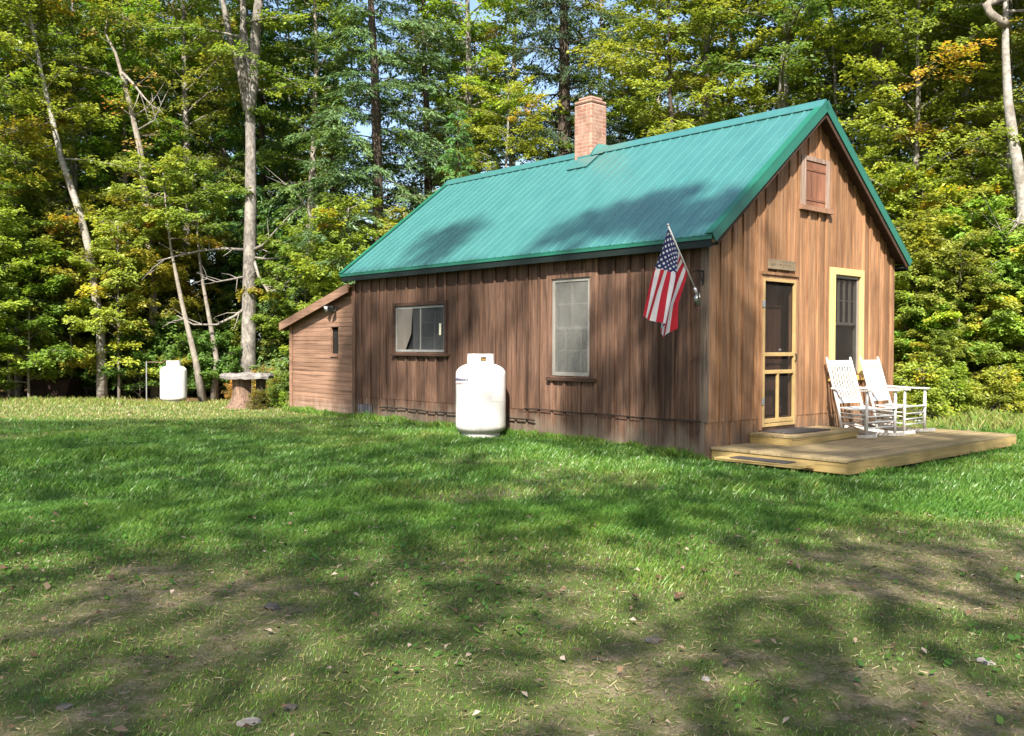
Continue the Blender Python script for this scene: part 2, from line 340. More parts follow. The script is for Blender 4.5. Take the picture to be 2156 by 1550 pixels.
# grass blades
def footprint(x, y, pad=0):
    lx = CV*(x-HX)+SV*(y-HY); ly = -SV*(x-HX)+CV*(y-HY)
    h = (lx > -.03+pad*0) & (lx < 5.1) & (ly > -.02) & (ly < 10.95)
    d = (lx > .02) & (lx < 5.05) & (ly > -1.95) & (ly <= 0)
    d2 = (lx > -.22) & (lx < .1) & (ly > -1.45) & (ly < -.35)
    return h | d | d2
def blades(n, y0, y1, wd, ht, lx0):
    # uniform over the view wedge
    y = np.sqrt(RNG.uniform(y0*y0, y1*y1, n)); x = RNG.uniform(-1, 1, n) * (y*.60 + 1.6)
    b = bare(x, y); le = lawn_edge(x)
    keep = (RNG.random(n) > b*.62) & (RNG.random(n) > .35*sstep(7.2,5.0,y)) & ~footprint(x, y) & (RNG.random(n) > sstep(-.9, .6, y-le)*.96) & (RNG.random(n) > sstep(9.6,12.5,x+.3*(y-14))*.9)
    x, y, b = x[keep], y[keep], b[keep]; m = len(x); z = gh(x, y) - .004
    clump = fbm(x, y, .55, 31); tuft = np.clip((vnoise(x, y, .9, 40)-.72)*6, 0, 1)
    lush = sstep(5.5, 9, y)
    h = ht * (.45 + .9*RNG.random(m)) * (.55 + .8*clump) * (1-.45*b) * (.62+.5*lush) * (1+.7*tuft) * (1-.38*sstep(7.5,5,y))
    wd = wd * (.7 + .6*RNG.random(m))
    az = RNG.uniform(0, 2*np.pi, m); lean = RNG.uniform(.1, .95, m)*h
    dx, dy = np.cos(az), np.sin(az); az2 = az + np.pi/2 + RNG.normal(0, .5, m); px, py = np.cos(az2)*wd/2, np.sin(az2)*wd/2
    V = np.zeros((m, 4, 3))
    V[:,0] = np.stack([x-px, y-py, z], -1); V[:,1] = np.stack([x+px, y+py, z], -1)
    V[:,2] = np.stack([x+px*.7+dx*lean*.4, y+py*.7+dy*lean*.4, z+h*.62], -1); V[:,3] = np.stack([x+dx*lean, y+dy*lean, z+h], -1)
    dry = .55*b + .35*sstep(.55,.75,fbm(x,y,2.2,50)) + .35*sstep(4.5,7.5,x)*sstep(15,9,y) + .95*sstep(17.0,19.5,y+.8*vnoise(x,y,1.2,7))  # last term is sunlight painted in: yellower blades on the far strip
    fore = sstep(8.0, 5.0, y); dry = dry + .42*fore*fbm(x, y, .8, 61)*1.4
    t = np.clip(.16 + .30*RNG.random(m) + .28*(clump-.4) + .9*dry*RNG.random(m)**1.3, 0, 1)
    return V, t
def rough(n, fx, h0, h1, wd, t0, t1):
    x, y = fx(n); x = x + RNG.normal(0, .02, len(x)); keep = ~footprint(x, y); x, y = x[keep], y[keep]; m = len(x); z = gh(x, y)-.005
    h = RNG.uniform(h0, h1, m)*(.3+1.1*fbm(x, y, .35, 83)); az = RNG.uniform(0, 6.28, m); ln = RNG.uniform(.15, .7, m)*h; a2 = RNG.uniform(0, 6.28, m); px, py = np.cos(a2)*wd/2, np.sin(a2)*wd/2; dx, dy = np.cos(az), np.sin(az)
    V = np.stack([np.stack([x-px, y-py, z], -1), np.stack([x+px, y+py, z], -1), np.stack([x+px*.7+dx*ln*.4, y+py*.7+dy*ln*.4, z+h*.62], -1), np.stack([x+dx*ln, y+dy*ln, z+h], -1)], 1)
    return V, np.clip(RNG.uniform(t0, t1, m), 0, 1)
def along_wall(n):
    s = RNG.uniform(-.1, 11, n); o = -np.abs(RNG.normal(0, .09, n))-.03; return HX+CV*o-SV*s, HY+SV*o+CV*s
def by_deck(n):
    s = RNG.uniform(0, 1, n); o = np.abs(RNG.normal(0, .10, n)); f = RNG.random(n) < .7
    lx = np.where(f, s*5.1, -.24-o); ly = np.where(f, -1.97-o, -s*1.9); return HX+CV*lx-SV*ly, HY+SV*lx+CV*ly
def wood_edge(n):
    x = RNG.uniform(-15, 12, n); return x, lawn_edge(x)+RNG.normal(0, .55, n)-.2
def right_edge(n):
    y = RNG.uniform(12, 19, n); return 10.4-.3*(y-14)+RNG.normal(0, .7, n), y
parts = [rough(8000, along_wall, .06, .17, .008, .2, .7), rough(3500, by_deck, .05, .13, .007, .1, .5), rough(26000, wood_edge, .05, .16, .012, .5, .95), rough(14000, right_edge, .08, .26, .012, .4, .95), blades(330000, 3.0, 8.0, .0042, .055, 0), blades(280000, 7.5, 15, .0075, .055, 0), blades(170000, 14, 27, .012, .042, 0)]
k = NT('grass_blades'); k.t.nodes.remove(k.b)
col = k.ramp(k.attr(), [(0, (.040,.118,.021)), (.35, (.088,.205,.030)), (.6, (.165,.255,.040)), (.8, (.25,.255,.068)), (1, (.34,.28,.13))])
d = k.n('ShaderNodeBsdfDiffuse'); tr = k.n('ShaderNodeBsdfTranslucent'); gl = k.n('ShaderNodeBsdfGlossy'); gl.inputs['Roughness'].default_value = .4
k.l(col, d.inputs[0]); k.l(col, tr.inputs[0]); m1 = k.n('ShaderNodeMixShader'); m1.inputs[0].default_value = .35; m2 = k.n('ShaderNodeMixShader'); m2.inputs[0].default_value = .03
k.l(d.outputs[0], m1.inputs[1]); k.l(tr.outputs[0], m1.inputs[2]); k.l(m1.outputs[0], m2.inputs[1]); k.l(gl.outputs[0], m2.inputs[2]); k.l(m2.outputs[0], k.out.inputs[0])
GRASS = k.m
o = quads('grass', np.concatenate([p[0] for p in parts]), GRASS, np.concatenate([p[1] for p in parts]))
tag(o, 'short green lawn grass with worn patches', 'grass', None, 'stuff')
# dry thatch lying in the worn turf
n = 230000; y = np.sqrt(RNG.uniform(9, 12.5**2, n)); x = RNG.uniform(-1, 1, n)*(y*.6+1); b = bare(x, y)
ok = (RNG.random(n) < .10+.9*sstep(8.5, 5.0, y)*(.45+.55*b)) & ~footprint(x, y); x, y = x[ok], y[ok]; n = len(x)
z = gh(x, y)+RNG.uniform(.004, .022, n); az = RNG.uniform(0, 6.28, n); L = RNG.uniform(.006, .022, n); W = RNG.uniform(.0007, .0016, n)
u = np.stack([np.cos(az), np.sin(az), RNG.normal(0, .22, n)], -1); s_ = np.stack([-np.sin(az), np.cos(az), RNG.normal(0, .4, n)], -1); c = np.stack([x, y, z], -1)
V = np.stack([c-u*L[:,None]-s_*W[:,None], c-u*L[:,None]+s_*W[:,None], c+u*L[:,None]+s_*W[:,None], c+u*L[:,None]-s_*W[:,None]], 1)
k = NT('dry_thatch'); tm = k.fin(k.ramp(k.attr(), [(0, (.045,.030,.016)), (.4, (.13,.095,.05)), (.75, (.22,.17,.095)), (1, (.33,.27,.17))]), .9, .1)
tag(quads('thatch', V, tm, RNG.random(n)**.9), 'dry straw and thatch lying in the worn turf', 'thatch', None, 'stuff')
# clover and broad weeds low in the turf
n = 30000; y = np.sqrt(RNG.uniform(9, 17**2, n)); x = RNG.uniform(-1, 1, n)*(y*.6+1)
q_ = fbm(x, y, .8, 71); ok = (q_ > .53) & ~footprint(x, y) & (RNG.random(n) > bare(x, y)*.6); x, y = x[ok], y[ok]; n = len(x)
z = gh(x, y) + RNG.uniform(.008, .035, n); az = RNG.uniform(0, 6.28, n); L = RNG.uniform(.007, .016, n)*(1+y/14); tl = RNG.normal(0, .35, n); t2 = RNG.normal(0, .35, n)
u = np.stack([np.cos(az), np.sin(az), tl], -1); s_ = np.stack([-np.sin(az), np.cos(az), t2], -1); c = np.stack([x, y, z], -1)
V = np.stack([c-u*L[:,None], c+s_*(L*.6)[:,None]-u*(L*.2)[:,None], c+s_*(L*.45)[:,None]+u*(L*.6)[:,None], c+u*L[:,None], c-s_*(L*.45)[:,None]+u*(L*.6)[:,None], c-s_*(L*.6)[:,None]-u*(L*.2)[:,None]], 1)
tag(quads('clover', V, GRASS, np.clip(.25+RNG.normal(0, .13, n), 0, 1)), 'clover and broad weeds low in the grass', 'clover', None, 'stuff')
# fallen leaves
n = 2600; y = np.sqrt(RNG.uniform(9, 26**2, n)); x = RNG.uniform(-1, 1, n)*(y*.6+1.5)
n0 = 1400; y[:n0] = np.sqrt(RNG.uniform(9.5, 60, n0)); x[:n0] = RNG.uniform(-1, 1, n0)*(y[:n0]*.6+1)
ok = ~footprint(x, y); x, y = x[ok], y[ok]; n = len(x)
z = gh(x, y) + .018 + .02*RNG.random(n); az = RNG.uniform(0, 6.28, n); L = RNG.uniform(.006, .022, n)*np.where(y > 12, 1.8, 1)*(1+.7*(RNG.random(n) > .93)); W = L*.65
u = np.stack([np.cos(az), np.sin(az), RNG.normal(0, .25, n)], -1); s_ = np.stack([-np.sin(az), np.cos(az), RNG.normal(0, .35, n)], -1)
c = np.stack([x, y, z], -1); V = np.stack([c-u*L[:,None], c+s_*W[:,None]+[0,0,.006], c+u*L[:,None], c-s_*W[:,None]+[0,0,.006]], 1)
k = NT('dry_leaves'); lm = k.fin(k.ramp(k.attr(), [(0, (.05,.028,.018)), (.55, (.15,.095,.055)), (.85, (.25,.19,.14)), (1, (.34,.27,.22))]), .8, .2)
tag(quads('fallen_leaves', V, lm, RNG.random(n)), 'dry brown and pale leaves scattered over the lawn', 'leaf litter', None, 'stuff')

# ------------------------------------------------------------------ cabin
L0, LL, W0 = 8.3212, 2.558, 4.9456
OE, OF, OB = .2132, .22, .2329; ZE, ZR = 2.812, 4.912
SL = (ZR-ZE)/(W0/2+OE)                                      # roof pitch
cabin = thing('cabin', 'brown board and batten cabin with green metal roof and brick chimney', 'cabin', (HX, HY, 0), YAW)
ML = lambda s, d, z: (-d, s, z)                             # long wall: along, out, up
MG = lambda s, d, z: (s, -d, z)                             # gable wall
def ztop_g(s): return ZE + SL*(min(s, W0-s)+OE) - .07
def wallboards(mp, s0, s1, ztop, holes, step, z0, thick=.022, zseam=.43, seed=1):
    rg = random.Random(seed); mb = MB(); cuts = [s0]
    while cuts[-1] < s1-.12: cuts.append(cuts[-1] + step*rg.uniform(.82, 1.18))
    cuts[-1] = s1; cuts = sorted(set(cuts)); board = []
    for a, b in zip(cuts[:-1], cuts[1:]):
        t = rg.uniform(.12, .9); inner = sorted({a, b, *[e for h in holes for e in h[:2] if a < e < b]})
        for p, q in zip(inner[:-1], inner[1:]):
            segs = [(z0, None)]; mid = (p+q)/2
            for h in sorted(holes, key=lambda h: h[2]):
                if h[0] <= mid <= h[1]:
                    last = segs.pop(); segs.append((last[0], h[2])); segs.append((h[3], None))
            for za, zb in segs:
                for lo, hi, dd, tt in ((za, zseam, -.006, t*.8), (zseam, zb, 0.0, t)):
                    lo2 = max(za, lo)
                    if hi is not None and hi <= lo2: continue
                    if lo == zseam and za > zseam: lo2 = za
                    za1 = hi if hi is not None else ztop(p); zb1 = hi if hi is not None else ztop(q)
                    if min(za1, zb1) <= lo2: continue
                    v = [mp(s, d, z) for d in (-.06, thick+dd) for s, z in ((p, lo2), (q, lo2), (q, zb1), (p, za1))]
                    if hi is None and p < W0/2 < q and mp is MG:
                        pk = ztop(W0/2); v = [mp(s, d, z) for d in (-.06, thick+dd) for s, z in ((p, lo2), (q, lo2), (q, zb1), (W0/2, pk), (p, za1))]
                        mb.add(v, [(0,1,2,3,4), (9,8,7,6,5)] + [(i, (i+1)%5, (i+1)%5+5, i+5) for i in range(5)], tt); continue
                    mb.add(v, [(0,1,2,3),(7,6,5,4),(0,4,5,1),(1,5,6,2),(2,6,7,3),(3,7,4,0)], tt)
        board.append(b)
    for b in board[:-1]:                                     # battens, a little irregular
        t = rg.uniform(.15, .95); w_ = rg.uniform(.017, .027)
        segs = [[z0+rg.uniform(0,.03), None]]
        for h in sorted(holes, key=lambda h: h[2]):
            if h[0]-.04 <= b <= h[1]+.04: segs[-1][1] = h[2]-.01; segs.append([h[3]+.01, None])
        for za, zb in segs:
            for lo, hi, dd in ((za, .425, .018), (max(za,.432), zb, .028)):
                h2 = hi if hi is not None else ztop(b)-.01
                if zb is not None: h2 = min(h2, zb)
                if h2-lo < .05: continue
                mb.box((b-w_, thick, lo), (b+w_, thick+dd, h2), t, mp)
    return mb
WIN2 = (2.022, 2.81, .97, 2.415); WIN1 = (5.447, 6.927, 1.305, 2.119)
WIN3 = (3.10, 3.86, 1.0, 2.50); DOOR = (1.18, 2.0, .29, 2.352); VENT = (2.118, 2.885, 3.44, 4.148)
zt_l = lambda s: ZE + SL*OE - .05
wallboards(ML, 0.0, L0, zt_l, [WIN2, WIN1], .29, -.12, seed=4).build('long_wall', MW_LONG, cabin)
wallboards(MG, -.022, W0+.02, ztop_g, [DOOR, WIN3], .27, -.12, seed=9).build('gable_wall', MW_GABLE, cabin)
mb = MB(); mb.box((-.052, .075, -.1), (-.022, -.0, 2.9), .35); mb.box((-.058, .0, .44), (-.0221, -.045, 2.88), .7)
k_ = mb.build('corner_board', MW_CORN, cabin)
mb = MB(); mb.box((W0-.09, -.045, -.1), (W0+.03, -.0225, 2.85), .5); mb.build('corner_board', MW_GABLE, cabin)
mb = MB()                                                   # far walls that close the shell
mb.box((W0, 0, -.1), (W0+.02, L0, ZE+SL*OE-.06), .4); mb.build('far_wall', MW_LONG, cabin)
mb = MB(); v = [(x, y, z) for y in (L0-.03, L0) for x, z in ((0,-.1),(W0,-.1),(W0,ztop_g(W0)),(W0/2,ztop_g(W0/2)),(0,ztop_g(0)))]
mb.add(v, [(0,1,2,3,4),(9,8,7,6,5)]+[(i,(i+1)%5,(i+1)%5+5,i+5) for i in range(5)], .5); mb.build('back_wall', MW_LONG, cabin)
mb = MB(); mb.box((.08,.08,-.09),(W0-.02,L0-.05,.2), .5); mb.build('floor', M_INT, cabin)

# roof
roof = MB(); th = .05; nrm = Vector((-SL, 0, 1)).normalized()
y0, y1 = -OF, L0+OB
def rp(x, y, up_=0): return Vector((x, y, ZE + SL*(x+OE))) + nrm*up_
def rpr(x, y, up_=0): p = rp(W0-x, y, up_); return Vector((W0-p.x, p.y, p.z))
for f_, xa, xb in ((rp, -OE, W0/2), (rpr, W0+OE, W0/2)):
    v = [f_(x, y, h) for h in (-th, 0) for x, y in ((xa, y0), (xb, y0), (xb, y1), (xa, y1))]
    roof.add(v, [(0,1,2,3),(7,6,5,4),(0,4,5,1),(1,5,6,2),(2,6,7,3),(3,7,4,0)], .5)
    ny_ = int((y1-y0)/.2032)
    for i in range(ny_+1):
        yy = y0 + .06 + i*.2032
        xa2 = xa + (-.012 if xa < xb else .012); xb2 = xb - (.02 if xa < xb else -.02)
        v = []
        for x in (xa2, xb2):
            for dy, h in ((-.032, .0), (-.012, .011), (.012, .011), (.032, .0)): v.append(f_(x, yy+dy, h+.001))
        roof.add(v, [(0,1,5,4),(1,2,6,5),(2,3,7,6),(0,3,2,1),(4,5,6,7)], .5)
        for dy0 in (.068, .135):
            v = []
            for x in (xa2, xb2):
                for dy, h in ((-.012, 0), (0, .004), (.012, 0)): v.append(f_(x, yy+dy0+dy, h+.001))
            if yy+dy0 < y1-.02: roof.add(v, [(0,1,4,3),(1,2,5,4),(0,2,1),(3,4,5)], .5)
ro = roof.build('roof', M_ROOF, cabin)
mb = MB()                                                   # ridge cap with raised gasket edge
for f_, sg in ((rp, 1), (rpr, -1)):
    xc = W0/2
    v = [f_(xc - sg*dx, y, h) for y in (y0-.02, y1+.02) for dx, h in ((0,.055),(.13,.03),(.135,.022),(0,.04))]
    mb.add(v, [(0,1,5,4),(1,2,6,5),(2,3,7,6),(0,3,2,1),(4,5,6,7)], .5)
mb.build('ridge_cap', M_ROOF, ro)
for f_ in (rp, rpr):                                        # rake trim both ends, front and back
    xa = -OE-.01 if f_ is rp else W0+OE+.01
    for yy, s_ in ((y0, -1), (y1, 1)):
        mb = MB()
        for lo, hi, d0, d1 in ((-.105, .028, .004, .022),):
            v = [f_(x, yy+s_*d, h) for d in (d0, d1) for x, h in ((xa, lo), (W0/2, lo), (W0/2, hi), (xa, hi))]
            mb.add(v, [(0,1,2,3),(7,6,5,4),(0,4,5,1),(1,5,6,2),(2,6,7,3),(3,7,4,0)], .5)
        v = [f_(x, yy+s_*d, h) for h in (.020, .030) for x, d in ((xa, .022), (W0/2, .022), (W0/2, -.10), (xa, -.10))]
        mb.add(v, [(0,1,2,3),(7,6,5,4),(0,4,5,1),(1,5,6,2),(2,6,7,3),(3,7,4,0)], .5)
        mb.build('rake_trim', M_RTRIM, ro)
mb = MB()                                                   # wooden barge boards and soffit below the metal
for f_ in (rp, rpr):
    xa = -OE+.02 if f_ is rp else W0+OE-.02
    for lo, hi, ya, yb in ((-.165, -.052, y0+.0, y0+.028), (-.085, -.052, y0+.03, -.03)):
        v = [f_(x, y, h) for y in (ya, yb) for x, h in ((xa, lo), (W0/2, lo), (W0/2, hi), (xa, hi))]
        mb.add(v, [(0,1,2,3),(7,6,5,4),(0,4,5,1),(1,5,6,2),(2,6,7,3),(3,7,4,0)], .4)
mb.build('barge_board', MW_DARK, ro)
mb = MB()
for f_, sg in ((rp, 1), (rpr, -1)):
    xa = -OE if sg == 1 else W0+OE
    mb.box((min(xa+sg*.004, xa+sg*.03), y0+.03, ZE-.155), (max(xa+sg*.004, xa+sg*.03), y1-.03, ZE-.05), .35)
    mb.box((min(xa+sg*.03, sg*-.03 if sg == 1 else W0+.03), y0+.03, ZE-.12), (max(xa+sg*.03, -.03 if sg == 1 else W0+.03), y1-.03, ZE-.095), .3)  # soffit, coloured near-black to deepen the shade under the eave
mb.build('eave_fascia', M_FASC, ro)
mb = MB(); mb.tube([(-OE-.004, y0, ZE-.012), (-OE-.004, y1, ZE-.012)], .012, 6); mb.box((-OE-.012, y0, ZE-.06), (-OE+.0, y1, ZE-.012)); mb.build('drip_edge', M_RTRIM, ro)
# chimney with flashing
mb = MB(); cx0, cx1, cy0, cy1 = 2.30, 2.72, 4.24, 4.66
mb.box((cx0, cy0, 4.5), (cx1, cy1, 5.76)); mb.box((cx0-.002, cy0-.002, 5.76), (cx1+.002, cy1+.002, 5.83)); mb.box((cx0+.05, cy0+.05, 5.83), (cx1-.05, cy1-.05, 5.90))
ch = mb.build('chimney', M_BRICK, ro, bevel=.03)
mb = MB(); mb.box((cx0+.11, cy0+.11, 5.90), (cx1-.11, cy1-.11, 5.915)); mb.build('flue', M_INT, ch)
mb = MB(); f0 = .012
zr_ = lambda x: ZE + SL*(x+OE)
for (pa, pb, hh) in (((cx0-f0, cy0-f0), (cx0-f0, cy1*.5+cy0*.5), .10), ):
    mb.box((cx0-f0-.004, cy0-f0, zr_(cx0)-.12), (cx0-.001, cy1-.1, zr_(cx0)+.05))
v = [(x, y, z) for y in (cy0-.014, cy0-.002) for x, z in ((cx0-.02, zr_(cx0)-.05), (cx1+.02, zr_(W0-cx1)-.1), (cx1+.02, ZR+.11), (cx0+.15, ZR+.11), (cx0-.02, zr_(cx0)+.06))]
mb.add(v, [(0,1,2,3,4),(9,8,7,6,5)]+[(i,(i+1)%5,(i+1)%5+5,i+5) for i in range(5)])
v = [rp(x, y, h) for h in (.024, .030) for x, y in ((cx0-.33, cy0-.22), (cx0-.02, cy0-.22), (cx0-.02, cy1-.15), (cx0-.33, cy1-.15))]
mb.add(v, [(0,1,2,3),(7,6,5,4),(0,4,5,1),(1,5,6,2),(2,6,7,3),(3,7,4,0)])
v = [(cx0-.02, cy0-.02, zr_(cx0)+.03), (cx0-.02, cy0-.30, zr_(cx0)+.03), (W0/2, cy0-.30, ZR+.05), (W0/2, cy0-.02, ZR+.13)]
mb.add(v, [(0,1,2,3)]); mb.build('chimney_flashing', M_ROOF, ch)

# windows
def frame(mp, s0, s1, z0, z1, wd, d0, d1, mb, t=.5, sides='lrtb'):
    if 'l' in sides: mb.box((s0, d0, z0), (s0+wd, d1, z1), t, mp)
    if 'r' in sides: mb.box((s1-wd, d0, z0), (s1, d1, z1), t, mp)
    a, b = s0+(wd if 'l' in sides else 0), s1-(wd if 'r' in sides else 0)
    if 't' in sides: mb.box((a, d0, z1-wd), (b, d1, z1), t, mp)
    if 'b' in sides: mb.box((a, d0, z0), (b, d1, z0+wd), t, mp)
def curtain(mp, s0, s1, z0, z1, d, n=40, amp=.012):
    mb = MB(); v = []
    for i in range(n+1):
        s = s0+(s1-s0)*i/n; w_ = amp*math.sin(i*1.3)+amp*.6*math.sin(i*.53)
        v += [mp(s, d+w_, z0), mp(s, d+w_*.8, z1)]
    mb.add(v, [(2*i, 2*i+2, 2*i+3, 2*i+1) for i in range(n)]); return mb
def panel(mp, s0, s1, z0, z1, d, th_=.003):
    mb = MB(); mb.box((s0, d-th_, z0), (s1, d, z1), .5, mp); return mb
s0, s1, z0, z1 = WIN2                                       # tall window in the long wall
wn = MB(); frame(ML, s0, s1, z0, z1, .055, -.03, .034, wn); W_ = wn.build('window', M_SASH, cabin, bevel=.004, label='tall four over four window behind a grey screen')
mb = MB(); zm = 1.685; a, b = s0+.058, s1-.058
mb.box((a, -.02, zm-.025), (b, .012, zm+.025), .5, ML); mb.box(((a+b)/2-.011, -.015, zm+.026), ((a+b)/2+.011, .008, z1-.058), .5, ML)
mb.box((a, -.015, 2.035-.01), ((a+b)/2-.012, .008, 2.035+.01), .5, ML); mb.box(((a+b)/2+.012, -.015, 2.035-.01), (b, .008, 2.035+.01), .5, ML)
mb.box((a, -.03, 1.345-.008), (b, -.008, 1.345+.008), .5, ML); mb.box((a+.17, -.03, z0+.06), (a+.186, -.008, zm-.026), .5, ML); mb.box((b-.186, -.03, z0+.06), (b-.17, -.008, zm-.026), .5, ML)
mb.build('sash', M_SASH, W_); panel(ML, a, b, z0+.055, z1-.055, .024).build('insect_screen', M_SCREEN, W_)
panel(ML, a, b, z0+.055, z1-.055, -.034).build('pane', M_GLASS, W_); curtain(ML, a-.05, b+.05, z0-.02, 1.70, -.12).build('curtain', M_CURT, W_)
mb = MB(); frame(ML, s0-.045, s1+.10, z0-.02, z1+.10, .10, .0225, .057, mb, .6, 'rt'); frame(ML, s0-.10, s1+.10, z0-.02, z1+.10, .10, .0225, .055, mb, .45, 'l'); mb.build('casing', MW_LONG, W_)
mb = MB(); mb.box((s0-.14, -.02, z0-.075), (s1+.09, .085, z0-.021), .45, ML); mb.build('sill', MW_DARK, W_, bevel=.006)
s0, s1, z0, z1 = WIN1                                       # low wide window
wn = MB(); frame(ML, s0, s1, z0, z1, .04, -.03, .030, wn); W_ = wn.build('window', M_SASHD, cabin, label='wide low window with a torn sheet over its far side')
mb = MB(); a, b = s0+.042, s1-.042
mb.box((6.16, -.02, z0+.041), (6.19, .02, z1-.041), .5, ML); mb.box((5.78, -.025, z0+.041), (5.80, .006, z1-.041), .5, ML); mb.box((5.58,-.025,z0+.041),(5.59,.006,z1-.041),.5,ML)
for zz in (1.55, 1.82): mb.box((a, -.024, zz), (6.155, -.006, zz+.014), .5, ML)
mb.build('sash', M_SASH, W_); panel(ML, a, b, z0+.04, z1-.04, -.03).build('pane', M_GLASS, W_)
panel(ML, a, 6.40, z0+.04, z1-.04, .016).build('insect_screen', M_SCREENG, W_, label='dull grey screen')
mb = MB(); v = [ML(s, d, z) for d in (.022, .026) for s, z in ((6.40, z1-.042), (b, z1-.042), (b, z0+.042), (6.62, z0+.042), (6.45, 1.62))]
mb.add(v, [(0,1,2,3,4),(9,8,7,6,5)]+[(i,(i+1)%5,(i+1)%5+5,i+5) for i in range(5)]); mb.build('torn_sheet', M_TORN, W_)
mb = MB(); mb.box((5.555, .031, 1.60), (5.61, .036, 1.80), .5, ML); mb.build('paper_tag', M_TAG, W_)
mb = MB(); frame(ML, s0-.06, s1+.06, z0-.02, z1+.07, .058, .0225, .056, mb, .4, 'lrt'); mb.build('casing', MW_DARK, W_)
mb = MB(); mb.box((s0-.12, -.02, z0-.075), (s1+.08, .10, z0-.021), .5, ML); mb.build('sill', MW_DARK, W_, bevel=.006)
s0, s1, z0, z1 = WIN3                                       # gable window with yellow trim
wn = MB(); frame(MG, s0, s1, z0, z1, .045, -.05, .012, wn); W_ = wn.build('window', M_SASH, cabin, label='narrow window with pale yellow trim in the gable wall')
mb = MB(); a, b = s0+.047, s1-.047; zm = 1.766
mb.box((a, -.045, zm-.022), (b, 0, zm+.022), .5, MG)
for ss in (.25, .5, .75): mb.box((a+(b-a)*ss-.008, -.04, zm+.023), (a+(b-a)*ss+.008, -.005, z1-.048), .5, MG)
for zz in (2.12,): mb.box((a, -.047, zz-.008), (b, -.041, zz+.008), .5, MG)
mb.build('sash', M_SASH, W_); panel(MG, a, b, z0+.045, z1-.045, -.052).build('pane', M_GLASS, W_); panel(MG, a, b, z0+.045, z1-.045, .006).build('insect_screen', M_DSCREEN, W_)
curtain(MG, a+.36, b+.02, z0, 2.45, -.10, 26).build('curtain', M_CURT, W_)
mb = MB(); frame(MG, s0-.135, s1+.10, z0-.02, z1+.0, .095, .0225, .058, mb, .5, 'r'); frame(MG, s0-.135, s1+.1, z0-.02, z1+.10, .13, .0225, .058, mb, .5, 'l')
mb.box((s0-.004, .0225, z1+.0), (s1+.10, .058, z1+.10), .5, MG); mb.build('trim', M_YEL, W_, bevel=.004)
mb = MB(); mb.box((s0-.16, -.02, z0-.10), (s1+.13, .085, z0-.021), .5, MG); mb.build('sill', M_GOLD, W_, bevel=.006)
s0, s1, z0, z1 = DOOR                                       # screen door
dr = MB(); frame(MG, s0, s1, z0+.02, z1, .044, .016, .060, dr)
a, b = s0+.046, s1-.046
for zz, h_ in ((1.307, .026), (1.065, .026)): dr.box((a, .018, zz-h_), (b, .056, zz+h_), .5, MG)
dr.box((1.565-.02, .019, z0+.074), (1.565+.02, .055, 1.065-.028), .5, MG); dr.box((a, .018, z0+.073), (b, .056, z0+.13), .5, MG)
D_ = dr.build('screen_door', M_YELD, cabin, bevel=.004)
panel(MG, a, b, z0+.07, z1-.053, .026).build('door_screen', M_DSCREEN, D_)
mb = MB(); mb.tube([MG(b+.02, .05, 1.20), MG(b+.02, .085, 1.22), MG(b+.02, .085, 1.30), MG(b+.02, .05, 1.32)], .008, 6); mb.build('handle', M_BLACK, D_)
for zz in (.62, 1.95): mb = MB(); mb.box((s0-.03, .061, zz), (s0+.03, .068, zz+.09), .5, MG); mb.build('hinge', M_METAL, D_)
mb = MB(); rgd = random.Random(3)
for i in range(5):
    p = s0+.01+i*.16; mb.box((p, -.22, z0), (p+.157, -.18, z1), rgd.uniform(.2, .9), MG)
for zz in (.45, 1.18, 1.98): mb.box((s0+.02, -.18, zz), (s1-.02, -.155, zz+.12), .5, MG)
di = mb.build('inner_door', M_DOORIN, D_)
mb = MB(); mb.lathe([(0,.0),(.028,.0),(.032,.02),(.02,.035),(0,.036)], 14); kn = mb.build('door_knob', M_METAL, D_, True); kn.rotation_euler = (R(90),0,0); kn.location = (1.90, .15, 1.36)
mb = MB(); frame(MG, s0-.045, s1+.045, z0-.02, z1+.045, .043, .0225, .054, mb, .6, 'lrt'); mb.box((s0-.05, .02, z1+.047), (s1+.05, .075, z1+.085), .3, MG); mb.build('door_casing', MW_GABLE, D_)
mb = MB(); mb.box((s0-.03, -.04, z0-.05), (s1+.03, .05, z0+.018), .3, MG); mb.build('threshold', MW_DARK, D_)
s0, s1, z0, z1 = VENT                                       # loft shutter in the gable peak
mb = MB()
for i in range(3):
    p = s0+.115+i*.181; mb.box((p, .0225, z0), (p+.178, .052, z1-.03), .35+.2*i, MG)
for zz in (z0+.08, z1-.2): mb.box((s0+.12, .0525, zz), (s1-.12, .060, zz+.03), .4, MG)
V_ = mb.build('shutter', MW_SHUT, cabin)
mb = MB(); frame(MG, s0, s1, z0, z1, .11, .0225, .062, mb, .55, 'lr'); mb.box((s0+.11, .0225, z1-.06), (s1-.11, .066, z1), .4, MG); mb.build('shutter_frame', MW_SHUTFR, V_)
mb = MB(); mb.box((s0-.06, .0225, z0-.07), (s1+.05, .10, z0-.001), .5, MG); mb.build('shutter_sill', MW_TRIM, V_)

